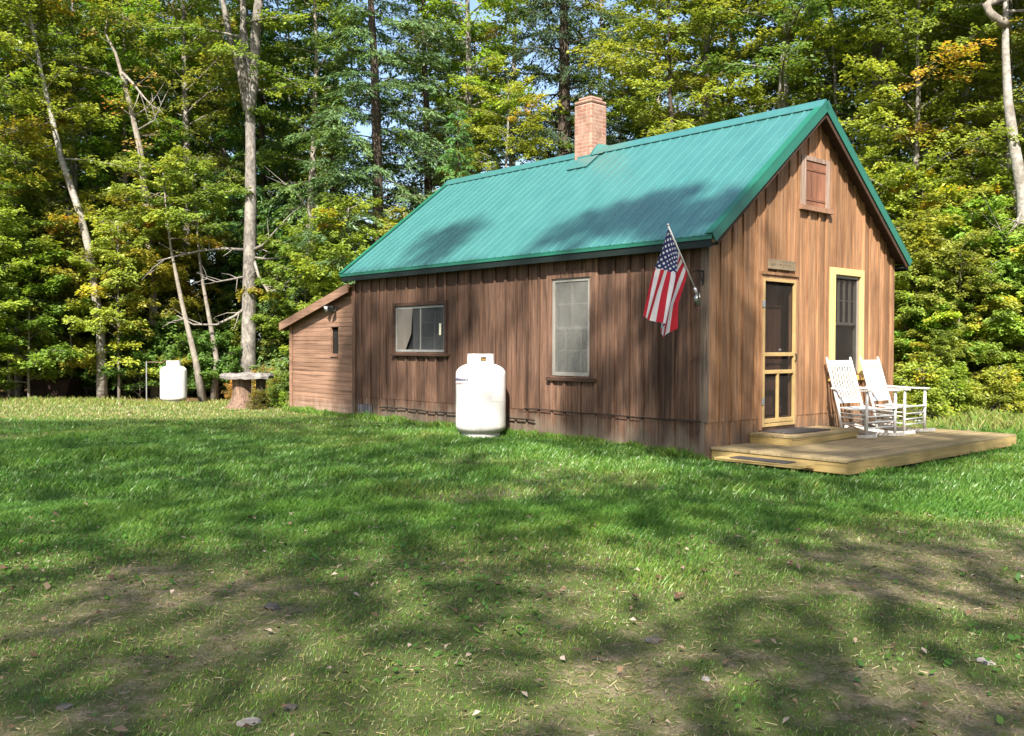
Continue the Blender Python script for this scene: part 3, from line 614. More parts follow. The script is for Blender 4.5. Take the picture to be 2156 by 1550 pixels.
# lean-to at the back end
zl0, zl1 = 2.53, 1.871
lt = MB(); n = 30; rg = random.Random(5)
for i in range(n):
    za, zb = -.1+i*.09, -.1+(i+1)*.09; zb += .0
    def ymax(z): return L0+.02 + (zl0-z)/(zl0-zl1)*LL if z > zl1 else L0+LL
    for (ya, yb, lo, hi) in ((L0+.02, L0+LL, za, zb),):
        yb0, yb1 = min(yb, ymax(lo)), min(yb, ymax(hi))
        if yb0 <= ya+.03: continue
        t = rg.uniform(.4, .65)
        segs = [(ya, yb0, yb1)]
        if lo < 1.71 and hi > 1.25 and True: segs = [(ya, 8.95, 8.95), (9.24, yb0, yb1)]
        for pa, pb0, pb1 in segs:
            v = [(-.020, pa, lo), (-.020, pb0, lo), (-.0145, pb1, hi), (-.0145, pa, hi), (.03, pa, lo), (.03, pb0, lo), (.03, pb1, hi), (.03, pa, hi)]
            lt.add(v, [(0,1,2,3),(7,6,5,4),(0,4,5,1),(1,5,6,2),(2,6,7,3),(3,7,4,0)], t)
lo_ = lt.build('lean_to', MW_LEAN, cabin, label='low lean-to at the back end with horizontal red brown boards')
mb = MB(); mb.box((0, L0+LL-.03, -.1), (W0, L0+LL, zl1-.01), .5); mb.box((W0-.03, L0+.02, -.1), (W0, L0+LL-.03, zl1-.02), .5); mb.build('lean_to_wall', MW_LEAN, lo_)
mb = MB(); mb.box((-.055, L0+LL-.08, -.1), (-.029, L0+LL+.02, zl1-.01), .6); mb.build('corner_board', MW_LEAN, lo_)
mb = MB(); mb.box((-.055, L0-.04, -.1), (-.029, L0+.06, 2.62), .75); mb.build('corner_board', MW_LONG, lo_)
sl_ = (zl0-zl1)/LL
zz_ = lambda y: zl0 + .03 - (y-L0)*sl_
mb = MB(); ya, yb = L0+.02, L0+LL+.22
v = [(x, y, zz_(y)+h) for h in (0, .05) for x, y in ((-.16, ya), (W0+.16, ya), (W0+.16, yb), (-.16, yb))]
mb.add(v, [(0,1,2,3),(7,6,5,4),(0,4,5,1),(1,5,6,2),(2,6,7,3),(3,7,4,0)]); lr = mb.build('lean_to_roof', MW_TRIM, lo_)
mb = MB(); v = [(x, y, zz_(y)+h) for x in (-.19, -.162) for y, h in ((ya, -.11), (yb, -.11), (yb, .06), (ya, .06))]
mb.add(v, [(0,1,2,3),(7,6,5,4),(0,4,5,1),(1,5,6,2),(2,6,7,3),(3,7,4,0)]); mb.box((-.16, yb-.03, zz_(yb)-.11), (W0+.16, yb, zz_(yb)-.002)); mb.build('lean_to_fascia', MW_LEAN, lr)
mb = MB(); mb.box((.05, 8.9, 1.2), (.07, 9.3, 1.75)); mb.build('opening', M_INT, lo_)
mb = MB(); mb.box((-.045, 8.955, 1.19), (-.029, 9.235, 1.235)); mb.build('opening_sill', MW_LEAN, lo_)
# flood lamp, foundation vent, gas pipe
fl = thing('wall_lamp', 'small round grey flood lamp under the lean-to roof', 'lamp', hw(-.03, 9.05, 2.15), YAW)
mb = MB(); mb.lathe([(.05,0),(.05,.02),(0,.02)], 16); b_ = mb.build('lamp_base', M_METAL, fl); b_.rotation_euler = (0, R(-90), 0)
for dy in (.07, -.05):
    mb = MB(); mb.tube([(-.02, 0, 0), (-.06, dy*.6, -.01), (-.10, dy, .0)], .012, 6); mb.build('lamp_arm', M_BLACK, fl)
    mb = MB(); mb.lathe([(.0,-.06),(.03,-.06),(.05,.0),(.07,.05),(.066,.052),(0,.04)], 18); h_ = mb.build('lamp_head', M_METAL if dy > 0 else M_BLACK, fl, True); h_.location = (-.12, dy*1.5, .01); h_.rotation_euler = (0, R(-115), R(20 if dy < 0 else -20))
vt = thing('foundation_vent', 'dark slatted vent low on the long wall', 'vent', hw(0, 7.94, .13), YAW)
mb = MB(); mb.box((-.034, -.24, -.16), (-.0225, .24, .16)); mb.build('vent_back', M_INT, vt)
mb = MB()
for i in range(9): mb.box((-.045, -.235+i*.055, -.155), (-.0345, -.21+i*.055, .155))
mb.build('vent_slats', plain('blue_grey_vent', (.12,.12,.14), .6), vt)
gp = MB(); pts = []
for i in range(26):
    y_ = 3.15 + i*.17; pts.append(hw(-.065, y_, .27 + .008*math.sin(i*.7) + .006*math.sin(i*1.9)))
gp.tube(pts, .011, 6); gp.tube([hw(-.45, 3.9, 1.24), hw(-.2, 4.2, 1.2), hw(-.075, 4.42, 1.0), hw(-.065, 4.42, .25)], .010, 6)
tag(gp.build('gas_pipe', M_BLACK), 'thin black gas pipe running low along the long wall', 'pipe')
gp = MB(); pts = [hw(-.062, .05+i*.21, .445+.006*math.sin(i)) for i in range(17)]; gp.tube(pts, .007, 5)
tag(gp.build('cable', M_BLACK), 'thin dark cable stapled along the board seam by the corner', 'cable')
sg = thing('sign', 'weathered grey wooden sign above the screen door', 'sign', hw(1.62, -.052, 2.545), YAW)
mb = MB(); mb.box((-.345, -.022, -.068), (.345, 0, .068)); mb.build('sign_board', MW_GREY, sg, bevel=.005)
WL_ = plain('worn_letters', (.11,.085,.05), .9); mb = MB(); rg = random.Random(8); xx = -.29
while xx < .28:                                             # worn, unreadable carved strokes
    h_ = rg.choice((.022,.03,.04)); mb.bar((xx, -.0235, -h_*.8), (xx+rg.uniform(-.008,.012), -.0235, h_), .010, .003, .5, (0,1,0))
    if rg.random() < .6: mb.bar((xx, -.0235, rg.uniform(-.02,.02)), (xx+.024, -.0235, rg.uniform(-.02,.02)), .009, .003, .5, (0,1,0))
    g_ = rg.choice((.032,.036,.05)); xx += g_
    if g_ > .04 or xx >= .28: mb.build('sign_lettering', WL_, sg); mb = MB()

# ------------------------------------------------------------------ deck, steps, mats
dk = thing('deck', 'low new wooden deck in front of the gable wall', 'deck', hw(.065, 0, 0), YAW)
DX, DL, DZ = 4.96, 1.92, .12
mb = MB(); rg = random.Random(2); n = 13
for i in range(n):
    ya = -.03 - i*(DL-.03)/n; yb = ya-(DL-.03)/n+.006
    mb.box((-.012, yb, DZ-.032), (DX+.012, ya, DZ), rg.uniform(.3, .75))
mb.build('deck_boards', MW_DECKTOP, dk, bevel=.003)
mb = MB(); mb.box((0, -DL+.0, -.045), (DX, -DL+.038, DZ-.034), .55); mb.build('front_rim', MW_DECK, dk, bevel=.003)
for x_ in (0, DX-.038): mb = MB(); mb.box((x_, -DL+.04, -.045), (x_+.038, -.03, DZ-.034), .6); mb.build('side_rim', MW_DECKY, dk, bevel=.003)
for i, x_ in enumerate((.2, 1.7, 3.2, 4.6)):
    mb = MB(); mb.box((x_, -DL+.06, -.16), (x_+.2, -DL+.26, -.047)); mb.build('support_block', M_ROCK, dk)
st = thing('step', 'wooden step below the screen door', 'step', hw(.93, 0, DZ), YAW)
mb = MB()
for i in range(4): mb.box((-.01, -.165*(i+1)-.02+.005, .10), (1.74, -.165*i-.03, .132), rg.uniform(.35, .7))
mb.build('step_boards', MW_DECKTOP, st)
mb = MB(); mb.box((0, -.665, 0.002), (1.73, -.63, .098), .5); mb.build('step_front', MW_DECK, st)
for x_ in (0, 1.695): mb = MB(); mb.box((x_, -.628, 0.002), (x_+.035, -.03, .098), .6); mb.build('step_side', MW_DECKY, st)
mt = MB(); mt.box((1.12, -.55, DZ+.133), (2.10, -.10, DZ+.150)); o = mt.build('doormat', M_MAT, None, bevel=.006)
o.location = hw(0,0,0); o.rotation_euler = (0,0,YAW); tag(o, 'dark door mat on the step under the screen door', 'mat')
ps = thing('plank_step', 'low plank step on short stakes at the near end of the deck', 'step', hw(-.15, -.9, 0), YAW)
mb = MB(); mb.box((-.17, -.62, .015), (-.022, .55, .048), .6); mb.box((-.018, -.62, .015), (.165, .55, .048), .45); mb.build('plank', MW_DECKY, ps, bevel=.003)
for y_ in (-.55, -.15, .2, .48): mb = MB(); mb.box((-.155, y_, -.2), (-.115, y_+.04, .013), .6); mb.build('stake', MW_DECKY, ps)
mt = MB(); mt.box((-.12, -.42, .049), (.10, .36, .062)); o = mt.build('doormat', M_MAT, None, bevel=.005)
o.location = hw(-.15, -.9, 0); o.rotation_euler = (0,0,YAW); tag(o, 'dark runner mat on the low plank step', 'mat')

# ------------------------------------------------------------------ rocking chairs
def rocking_chair(label, loc, rz):
    t = thing('rocking_chair', label, 'rocking chair', loc, rz, 'white rocking chairs on the deck')
    BW, FW, SD = .275, .33, .46                              # half widths, seat depth
    sp = lambda z: .05 + (z-.42)*.30                         # lean of the back posts
    for s_ in (-1, 1):
        mb = MB(); mb.tube([(s_*BW, -.02, .055), (s_*BW, sp(.42), .42), (s_*BW, sp(.8), .8), (s_*BW, sp(1.08), 1.08), (s_*BW, sp(1.14), 1.14)], [.019,.022,.021,.019,.012], 10); mb.build('back_post', M_WHITE, t, True)
        mb = MB(); mb.tube([(s_*FW, -SD, .06), (s_*FW, -SD, .40), (s_*FW, -SD-.005, .655)], [.021,.024,.019], 10); mb.build('front_leg', M_WHITE, t, True)
        mb = MB(); pts = []
        for i in range(13):
            y_ = .34 - i*.08; pts.append((s_*(BW+(FW-BW)*min(1,max(0,(.0-y_)/SD))), y_, .022 + .22*(y_+.22)**2))
        for a, b in zip(pts[:-1], pts[1:]): mb.bar(a, b, .026, .045)
        mb.build('rocker', M_WHITE, t)
        mb = MB(); pts = [(s_*(BW+.012), sp(.70)+.02, .69), (s_*(BW+.03), -.2, .675), (s_*FW, -SD-.07, .672)]
        for (a, b), w_ in zip(zip(pts[:-1], pts[1:]), (.055, .08)): mb.bar(a, b, w_, .022)
        mb.build('armrest', M_WHITE, t)
        mb = MB()
        for z_ in (.17, .27, .33): mb.tube([(s_*FW, -SD, z_), (s_*BW, .0+sp(z_)*.6, z_+.01)], .010, 8)
        mb.build('side_rung', M_WHITE, t, True)
    mb = MB()
    for z_ in (.15, .23, .31): mb.tube([(-FW, -SD, z_), (FW, -SD, z_)], .011, 8)
    mb.build('front_rung', M_WHITE, t, True); mb = MB()
    for z_ in (.18, .28): mb.tube([(-BW, .02, z_), (BW, .02, z_)], .010, 8)
    mb.build('back_rung', M_WHITE, t, True)
    mb = MB(); n = 9
    for i in range(n):
        y_ = -SD-.03 + i*(SD+.05)/n; z_ = .405 - .02*math.sin(i/(n-1)*math.pi); hwid = FW+.01-(FW-BW)*i/(n-1)
        mb.box((-hwid, y_, z_), (hwid, y_+.047, z_+.018))
    mb.build('seat', M_WHITE, t)
    bk = MB(); bk.bar((-BW, sp(1.045), 1.045), (BW, sp(1.045), 1.045), .02, .095, .5, (0,.3,1)); b = bk.build('backrest', M_WHITE, t)
    bk = MB(); bk.bar((-BW, sp(.50), .50), (BW, sp(.50), .50), .02, .06, .5, (0,.3,1)); bk.build('lower_rail', M_WHITE, b)
    for i in range(9):
        x_ = -BW+.035+i*(2*BW-.07)/8; mb = MB(); mb.bar((x_, sp(.525), .525), (x_, sp(.775)+.018, .775), .024, .011, .5, (0,1,0)); mb.bar((x_, sp(.775)+.018, .775), (x_, sp(1.01), 1.01), .024, .011, .5, (0,1,0)); mb.build('slat', M_WHITE, b)
    return t
rocking_chair('white slatted rocking chair nearer the screen door', hw(2.97, -.42, DZ), YAW+R(-8))
rocking_chair('white slatted rocking chair at the far end of the deck', hw(3.92, -.43, DZ), YAW+R(0))

# ------------------------------------------------------------------ propane tanks
def tank(label, loc, logo, rz=0, s=1.0):
    t = thing('propane_tank', label, 'propane tank', loc, rz, None); t.scale = (s, s, s); r = .385
    mb = MB(); prof = [(0,.06)]
    for i in range(9): q = i/8*math.pi/2; prof.append((r*math.sin(q)**.8 if i else .001, .20-.14*math.cos(q)))
    prof += [(r,.22),(r,.60),(r,1.0)]
    for i in range(1, 11): q = i/10*math.pi/2; prof.append((r*math.cos(q)**.75 if i < 10 else .001, 1.0+.17*math.sin(q)))
    mb.lathe(prof, 48); bd = mb.build('body', M_TANK, t, True)
    mb = MB(); mb.lathe([(r+.0005,.595),(r+.0022,.597),(r+.0022,.603),(r+.0005,.605)], 48); mb.build('weld_seam', M_TANK, bd, True)
    mb = MB(); mb.lathe([(.30,0),(.30,.13),(.285,.13),(.285,0),(.30,0)], 40); mb.build('foot_ring', M_TANKD, t, True)
    mb = MB(); n = 40; v = []; f = []                        # collar with two hand holes
    hole = lambda q: any(abs((q-c+math.pi) % (2*math.pi)-math.pi) < .26 for c in (-1.35, -2.65, .6))
    zs = (1.13, 1.20, 1.265, 1.31)
    for i in range(n):
        q = 2*math.pi*i/n; q2 = 2*math.pi*(i+1)/n; gap = abs(((q+q2)/2-1.6)) < .5
        if gap: continue
        for j in range(3):
            if j == 1 and hole((q+q2)/2): continue
            v = [(rr*math.cos(a), rr*math.sin(a), z) for rr in (.205, .197) for a, z in ((q, zs[j]), (q2, zs[j]), (q2, zs[j+1]), (q, zs[j+1]))]
            mb.add(v, [(0,1,2,3),(7,6,5,4),(0,4,5,1),(1,5,6,2),(2,6,7,3),(3,7,4,0)])
    mb.build('collar', M_TANK, t)
    mb = MB(); mb.tube([(0,0,1.15),(0,0,1.25)], [.04,.03], 10); mb.tube([(-.02,0,1.22),(.09,-.02,1.22)], .018, 8); mb.lathe([(0,1.27),(.045,1.27),(.045,1.29),(0,1.29)], 12); mb.tube([(0,0,1.24),(0,0,1.28)], .012, 8); mb.build('valve', plain('brass', (.30,.2,.07), .4, .5, .7), t)
    if logo:
        for nm, zc, hh, mat, q0, q1, seed in (('lettering', .93, .05, M_LOGO, -3.05, -2.10, 1), ('lettering', .865, .022, M_LOGO2, -2.95, -2.2, 2)):
            mb = MB(); rg = random.Random(seed); q = q0; i = 0
            def pt(q, z): return (-(r+.0025)*-math.cos(q), (r+.0025)*math.sin(q), z)
            while q < q1:
                tall = hh if i in (0, 3) or seed == 2 else hh*.55
                for dq, za, zb in ((0, -hh*.5, tall*.9-hh*.3), (.05, -hh*.5, tall*.6-hh*.3)):
                    mb.bar(pt(q+dq, zc+za), pt(q+dq+.035, zc+zb), .014, .003, .5, (math.cos(q), math.sin(q), 0))
                mb.bar(pt(q+.01, zc+rg.choice((-.4,.1))*hh), pt(q+.07, zc+rg.choice((-.3,.1))*hh), .012, .003, .5, (math.cos(q), math.sin(q), 0))
                q += .115; i += 1
            mb.build(nm, mat, bd)
    return t
tank('large white propane tank standing against the long cabin wall', hw(-.62, 3.78, -.02), True, 0.0, 1.0)
tank('white propane tank out on the lawn edge by the woods', (at(365, 24.3), 24.3, float(gh(at(365, 24.3), 24.3))), False, .55, .87)
rp_ = thing('gas_riser', 'thin metal post with a copper line beside the far white tank', 'pipe', (at(308, 24.6), 24.6, -.1))
mb = MB(); mb.tube([(0,0,-.05),(0,0,1.08)], .016, 8); mb.build('post', M_METAL, rp_)
mb = MB(); mb.tube([(0,0,1.06),(.2,0,1.07),(.42,0,1.05),(.55,-.1,1.12)], .011, 6); mb.build('copper_line', M_COPPER, rp_)

# ------------------------------------------------------------------ flag and hook
fg = thing('flag', 'american flag hanging limp from a slanted pole at the cabin corner', 'flag', hw(0, .13, 0), YAW)
base = Vector((-.03, 0, 2.075)); tip = Vector((-.645, 0, 2.91)); mb = MB(); mb.tube([base, tip], .011, 8); mb.build('flag_pole', M_WHITE, fg, True)
mb = MB(); mb.lathe([(0,-.01),(.016,0),(.018,.015),(0,.035)], 10, tip); mb.build('finial', M_METAL, fg, True)
mb = MB(); mb.tube([base+Vector((.03,0,-.06)), base+Vector((-.07,0,.09))], .02, 10); mb.box((-.03,-.03,1.95), (-.022,.03,2.10)); mb.lathe([(0,-.05),(.03,-.04),(.035,.01),(.02,.04),(0,.045)], 12, (-.055,0,2.03)); mb.build('pole_bracket', M_METAL, fg, True)
CU = {0: [(-.633,2.88),(-.776,2.461),(-.918,2.104),(-1.04,1.782)], .5: [(-.441,2.63),(-.533,2.388),(-.652,2.057),(-.768,1.671)],
      .8: [(-.318,2.47),(-.42,2.27),(-.555,1.95),(-.646,1.514)], 1: [(-.235,2.36),(-.30,2.23),(-.445,1.95),(-.487,1.635)]}
def cuv(u, v):
    ks = sorted(CU)
    for a, b in zip(ks[:-1], ks[1:]):
        if u <= b: break
    f_ = (u-a)/(b-a); x = v*3; i = min(2, int(x)); g = x-i
    P_ = lambda kk: Vector((CU[kk][i][0]*(1-g)+CU[kk][i+1][0]*g, 0, CU[kk][i][1]*(1-g)+CU[kk][i+1][1]*g))
    p = P_(a)*(1-f_)+P_(b)*f_; p.y = (.075*math.sin(u*9.5+.6)+.03*math.sin(u*19+v*3))*min(1, v*2.2) + .01
    return p
nu, nv = 52, 60; me = bpy.data.meshes.new('flag_cloth')
vs = [cuv(i/nu, j/nv) for i in range(nu+1) for j in range(nv+1)]
fs = [(i*(nv+1)+j, i*(nv+1)+j+1, (i+1)*(nv+1)+j+1, (i+1)*(nv+1)+j) for i in range(nu) for j in range(nv)]
me.from_pydata([tuple(p) for p in vs], [], fs); uvl = me.uv_layers.new(name='UVMap')
for p in me.polygons:
    for li, vi in zip(p.loop_indices, p.vertices): uvl.data[li].uv = ((vi % (nv+1))/nv, (vi//(nv+1))/nu)
    p.use_smooth = True
k = NT('flag_cloth'); uvn = k.n('ShaderNodeTexCoord'); sp_ = k.n('ShaderNodeSeparateXYZ'); k.l(uvn.outputs['UV'], sp_.inputs[0]); uu, vv = sp_.outputs[1], sp_.outputs[0]
stripe = k.math('MODULO', k.math('FLOOR', k.math('MULTIPLY', uu, 12.999)), 2.0)
col = k.mix(stripe, (.36,.018,.03), (.52,.50,.50))
inc = k.math('MULTIPLY', k.math('LESS_THAN', uu, 7/13), k.math('LESS_THAN', vv, .4))
def dots(ou, ov):
    a = k.math('SUBTRACT', k.math('FRACT', k.math('ADD', k.math('MULTIPLY', uu, 13/7*4.5), ou)), .5); b = k.math('SUBTRACT', k.math('FRACT', k.math('ADD', k.math('MULTIPLY', vv, 5.5/.4), ov)), .5)
    return k.math('LESS_THAN', k.math('ADD', k.math('MULTIPLY', a, a), k.math('MULTIPLY', b, b)), .034)
st_ = k.math('MAXIMUM', dots(0, 0), dots(.5, .5))
col = k.mix(inc, col, k.mix(st_, (.020,.026,.085), (.5,.5,.5)))
fm = k.fin(col, .8, .15); me.materials.append(fm); fo = bpy.data.objects.new('flag_cloth', me); COL.objects.link(fo); fo.parent = fg
hk = thing('plant_hook', 'black iron plant hook on the corner board above the flag bracket', 'hook', hw(-.058, .03, 2.32), YAW)
mb = MB(); mb.tube([(0,0,-.12),(0,0,.06)], .009, 6); mb.tube([(0,0,.05),(-.14,0,.055),(-.2,0,.03),(-.21,0,.05)], .009, 6); mb.tube([(0,0,-.09),(-.11,0,.05)], .007, 6); mb.build('hook_arm', M_BLACK, hk)
mb = MB(); mb.tube([(-.02,.05,-.02),(-.015,.05,-.3)], .006, 5); mb.build('cord', M_BLACK, hk)

# ------------------------------------------------------------------ stump table
stx, sty = at(521, 22.3), 22.3
sm = thing('stump_table', 'old tree stump topped with a weathered stone slab', 'table', (stx, sty, -.06))
mb = MB(); v = []; n = 22; rg = random.Random(4)
lob = [rg.uniform(.8, 1.25) for _ in range(n)]
prof = [(-.15,.56),(.0,.42),(.14,.29),(.34,.23),(.50,.23),(.72,.25)]
for z_, r_ in prof:
    for i in range(n):
        q = 2*math.pi*i/n; m_ = 1+(lob[i]-1)*(1.6-1.2*min(1, (z_+.05)/.4)); v.append((-.14+r_*m_*math.cos(q)*1.0, r_*m_*.8*math.sin(q), z_))
mb.add(v, [(j*n+i, j*n+(i+1)%n, (j+1)*n+(i+1)%n, (j+1)*n+i) for j in range(len(prof)-1) for i in range(n)]); mb.build('stump', M_STUMP, sm, True)
mb = MB(); mb.tube([(.30,.05,-.05),(.30,.0,.3),(.33,0,.67)], [.16,.12,.13], 9, .5, True, .15); mb.build('support', B_DARK, sm)
mb = MB(); n = 26; ring = []; rg = random.Random(12)
for i in range(n):
    q = 2*math.pi*i/n; c_, s2 = math.cos(q), math.sin(q); rr = 1/max(abs(c_)/.60, abs(s2)/.42)*.5+ .5*min(.6, 1/max(1e-3, math.hypot(c_/.6, s2/.42))); ring.append((c_*rr*rg.uniform(.94,1.06), s2*rr*rg.uniform(.94,1.06)))
v = [(x*1.0, y, .70+rg.uniform(-.04,.01)) for x, y in ring]+[(x*1.02, y*1.02, .75+rg.uniform(-.02,.02)) for x, y in ring]+[(x*.93, y*.93, .80+rg.uniform(-.02,.025)) for x, y in ring]
mb.add(v, [tuple(range(n))[::-1], tuple(range(2*n, 3*n))]+[(j*n+i, j*n+(i+1)%n, (j+1)*n+(i+1)%n, (j+1)*n+i) for j in range(2) for i in range(n)]); mb.build('slab', plain('old_slab', (.19,.175,.165), .9, .15, 0, .5, 6, .6), sm)
# dark low open box, small boulder things
tr_ = thing('dark_box', 'dark low box-like shape at the forest edge', 'tub', (at(112, 26.2), 26.2, -.1))
mb = MB(); v = []
for z_, hx, hy in ((-.02,.42,.25),(.56,.66,.36)):
    v += [(-hx,-hy,z_),(hx,-hy,z_),(hx,hy,z_),(-hx,hy,z_)]
v += [(-.62,-.32,.56),(.62,-.32,.56),(.62,.32,.56),(-.62,.32,.56),(-.40,-.22,.05),(.40,-.22,.05),(.40,.22,.05),(-.40,.22,.05)]
mb.add(v, [(3,2,1,0),(0,1,5,4),(1,2,6,5),(2,3,7,6),(3,0,4,7),(4,5,9,8),(5,6,10,9),(6,7,11,10),(7,4,8,11),(8,9,13,12),(9,10,14,13),(10,11,15,14),(11,8,12,15),(12,13,14,15)]); mb.build('dark_box_body', M_DKBROWN, tr_)
mb = MB(); mb.tube([(-.66,-.36,.565),(.66,-.36,.565),(.66,.36,.565),(-.66,.36,.565),(-.66,-.36,.565)], .018, 6); mb.build('rim', M_DKBROWN, tr_)
def rock(label, x, y, s, mat, fl=.5):
    bm = bmesh.new(); bmesh.ops.create_icosphere(bm, subdivisions=3, radius=1); rg = random.Random(int(x*1000)); off = Vector((rg.random()*9, rg.random()*9, 0))
    from mathutils import noise as mn
    for v in bm.verts:
        d_ = mn.noise(v.co*1.3+off)*.35 + mn.noise(v.co*3.5+off)*.14; v.co = Vector((v.co.x*(1+d_), v.co.y*(.75+d_), v.co.z*(fl+d_*.5)))*s
    me = bpy.data.meshes.new('rock'); bm.to_mesh(me); bm.free(); me.materials.append(mat); o = bpy.data.objects.new('rock', me); COL.objects.link(o)
    o.location = (x, y, float(gh(x, y))+s*fl*.25); o.rotation_euler = (0,0,rg.uniform(0,6)); return tag(o, label, 'rock', 'stones in the worn lawn')
def gpix(px, py):
    z_ = 0; d_ = (EYE-z_)*F/(py-730-.0029*(px-1078)); return at(px, d_), d_
for (lab, px, py, s, mt_, fl_) in (('small two-tone stone standing up in worn grass left of centre', 570, 1292, .045, M_ROCK, .6), ('dark rounded stone near the bottom edge of the lawn', 608, 1510, .026, M_ROCK, .6),
    ('flat pale stone at the bottom edge of the lawn', 520, 1538, .045, M_STONE, .2), ('flat grey stone in the bottom left of the lawn', 130, 1508, .032, M_ROCK, .35), 
    ('small pale stone in the lower right grass', 1492, 1440, .024, M_STONE, .5), ('flat pale stone in sunlit worn ground at the far right', 2085, 1415, .04, M_STONE, .3),
    ('low flat stone slab in worn earth right of centre', 1380, 1355, .05, M_ROCK, .2)):
    x_, y_ = gpix(px, py); rock(lab, x_, y_, s, mt_, fl_)

# ------------------------------------------------------------------ trees
def leaves_from_twigs(base, dirv, ln, n, leaf, wd, rng, droop, spread, vj, tintbase, up_tilt=.45):
    p = ln/ln.sum(); idx = rng.choice(len(ln), n, p=p); s = rng.random(n)**.8
    b = base[idx]; d = dirv[idx]; L_ = ln[idx]
    side = np.stack([-d[:,1], d[:,0], np.zeros(n)], -1); side /= np.linalg.norm(side, axis=1)[:,None]+1e-6
    off = rng.uniform(-1, 1, n)
    c = b + d*(L_*s)[:,None] + side*(off*spread*(1.1-s*.6))[:,None]
    c[:,2] += rng.normal(0, vj, n) - droop*L_*s*s
    u = d + side*(off*1.1+rng.normal(0,.35,n))[:,None] + rng.normal(0, .25, (n,3)); u[:,2] -= .25+droop*.6
    u /= np.linalg.norm(u, axis=1)[:,None]
    nr = np.stack([rng.normal(0,up_tilt,n), rng.normal(0,up_tilt,n)-.25, np.ones(n)], -1)
    sd_ = np.cross(nr, u); sd_ /= np.linalg.norm(sd_, axis=1)[:,None]+1e-6
    nn = np.cross(u, sd_); l = leaf*rng.uniform(.4, 1.4, n); w_ = wd*rng.uniform(.7, 1.2, n)
    V = np.stack([c, c+u*(l*.45)[:,None]+sd_*(w_*.5)[:,None]+nn*(w_*.12)[:,None], c+u*l[:,None], c+u*(l*.45)[:,None]-sd_*(w_*.5)[:,None]+nn*(w_*.12)[:,None]], 1)
    t = np.clip(tintbase[idx] + rng.normal(0, .10, n), 0, 1)
    return V, t
def gen_tree(name, seed, H, r0, zb, RC, kind, nb, nl, leaf, wd, orange=.06, lean=(0,0), trunkpts=None, bark=None, leafm=None, droop=.12, dead=0):
    rng = np.random.default_rng(seed); rr = random.Random(seed)
    if trunkpts is None:
        trunkpts = []; wx = wy = 0
        for i in range(10):
            f_ = i/9; wx += rr.uniform(-.02,.02)*H*.35; wy += rr.uniform(-.02,.02)*H*.35
            trunkpts.append((lean[0]*f_*H+wx*f_, lean[1]*f_*H+wy*f_, -.15+f_*(H+.15)))
    tp = np.array(trunkpts); zt = tp[:,2]
    def tpos(z): return np.array([np.interp(z, zt, tp[:,0]), np.interp(z, zt, tp[:,1]), z])
    tb = MB(); m = len(tp)
    rad = [max(.012, r0*(1-.9*(i/(m-1))**1.1)) * (1.25 if i == 0 else 1) for i in range(m)]
    tb.tube(trunkpts, rad, 12 if r0 > .08 else 7, .5, True, .06)
    B, D, Ln, T = [], [], [], []
    for i in range(nb):
        f_ = (i+rr.random())/nb; f_ = f_**(.9 if kind == 'c' else .8); z = zb + (H-zb)*f_*.98; az = i*2.39996+rr.uniform(-.5,.5)
        if kind == 'c': ln = RC*(1.02-f_)**.75*rr.uniform(.7,1.1)+.15; el = R(rr.uniform(-14, 8)+f_*25); sag = .18
        elif kind == 'b': ln = RC*math.sqrt(max(.05, 1-(1.7*f_-.75)**2*.75))*rr.uniform(.55,1.15); el = R(rr.uniform(0, 30)+f_*25); sag = .16
        else: ln = RC*math.sqrt(max(.06, 1-f_*f_*.85))*rr.uniform(.6,1.15); el = R(rr.uniform(10, 45)+f_*25); sag = .2
        p0 = tpos(z); pts = []; d = np.array([math.cos(az)*math.cos(el), math.sin(az)*math.cos(el), math.sin(el)])
        bend = rr.uniform(-.25,.25)
        for j in range(6):
            s = j/5; a2 = az+bend*s; q = p0 + np.array([math.cos(a2)*math.cos(el), math.sin(a2)*math.cos(el), math.sin(el)])*ln*s; q[2] -= sag*ln*s*s
            pts.append(q)
        br = max(.008, r0*(.13 if kind == 'c' else .24)*(1-f_*.75)*min(1, ln/2.5))
        tb.tube(pts, [br*(1-.8*j/5)+.003 for j in range(6)], 5, .5, False)
        if rr.random() < dead: continue
        tt0 = rr.choice((.15,.3,.4,.5,.55)) if rr.random() > orange else rr.uniform(.7,.95)
        step = .20 if kind != 'c' else .17; nt_ = max(4, int(ln/step))
        for j in range(nt_):
            s = .18+.82*(j+rr.random()*.6)/nt_; x = min(4.999, s*5); a_ = int(x); q = pts[a_]*(1-(x-a_))+pts[a_+1]*(x-a_)
            sg_ = 1 if j % 2 else -1; ang = az+bend*s+sg_*R(rr.uniform(35,70)); tl = ln*rr.uniform(.22,.42)*(1.15-s*.75)+.18
            e2 = R(rr.uniform(-15, 18)) - (.2 if kind == 'c' else 0)
            B.append(q); D.append((math.cos(ang)*math.cos(e2), math.sin(ang)*math.cos(e2), math.sin(e2))); Ln.append(tl); T.append(tt0+rr.uniform(-.12,.12))
        B.append(pts[3]); D.append(tuple((pts[5]-pts[3])/np.linalg.norm(pts[5]-pts[3]))); Ln.append(ln*.45); T.append(tt0)
    for q, dd_, tl in zip(B, D, Ln):
        if rr.random() < .5: e = np.array(q)+np.array(dd_)*tl*.9; e[2] -= droop*tl*.8; tb.tube([q, e], [.007, .003], 3, .5, False)
    V, t = leaves_from_twigs(np.array(B), np.array(D), np.array(Ln), nl, leaf, wd, rng, droop, .13 if kind != 'c' else .10, .05 if kind != 'c' else .03, np.array(T))
    me_t = bpy.data.meshes.new('trunk'); me_t.from_pydata(tb.v, [], tb.f); me_t.polygons.foreach_set('use_smooth', [True]*len(me_t.polygons)); me_t.materials.append(bark or B_GREY)
    me_c = quads('crown', V, leafm or L_BROAD, t, False)
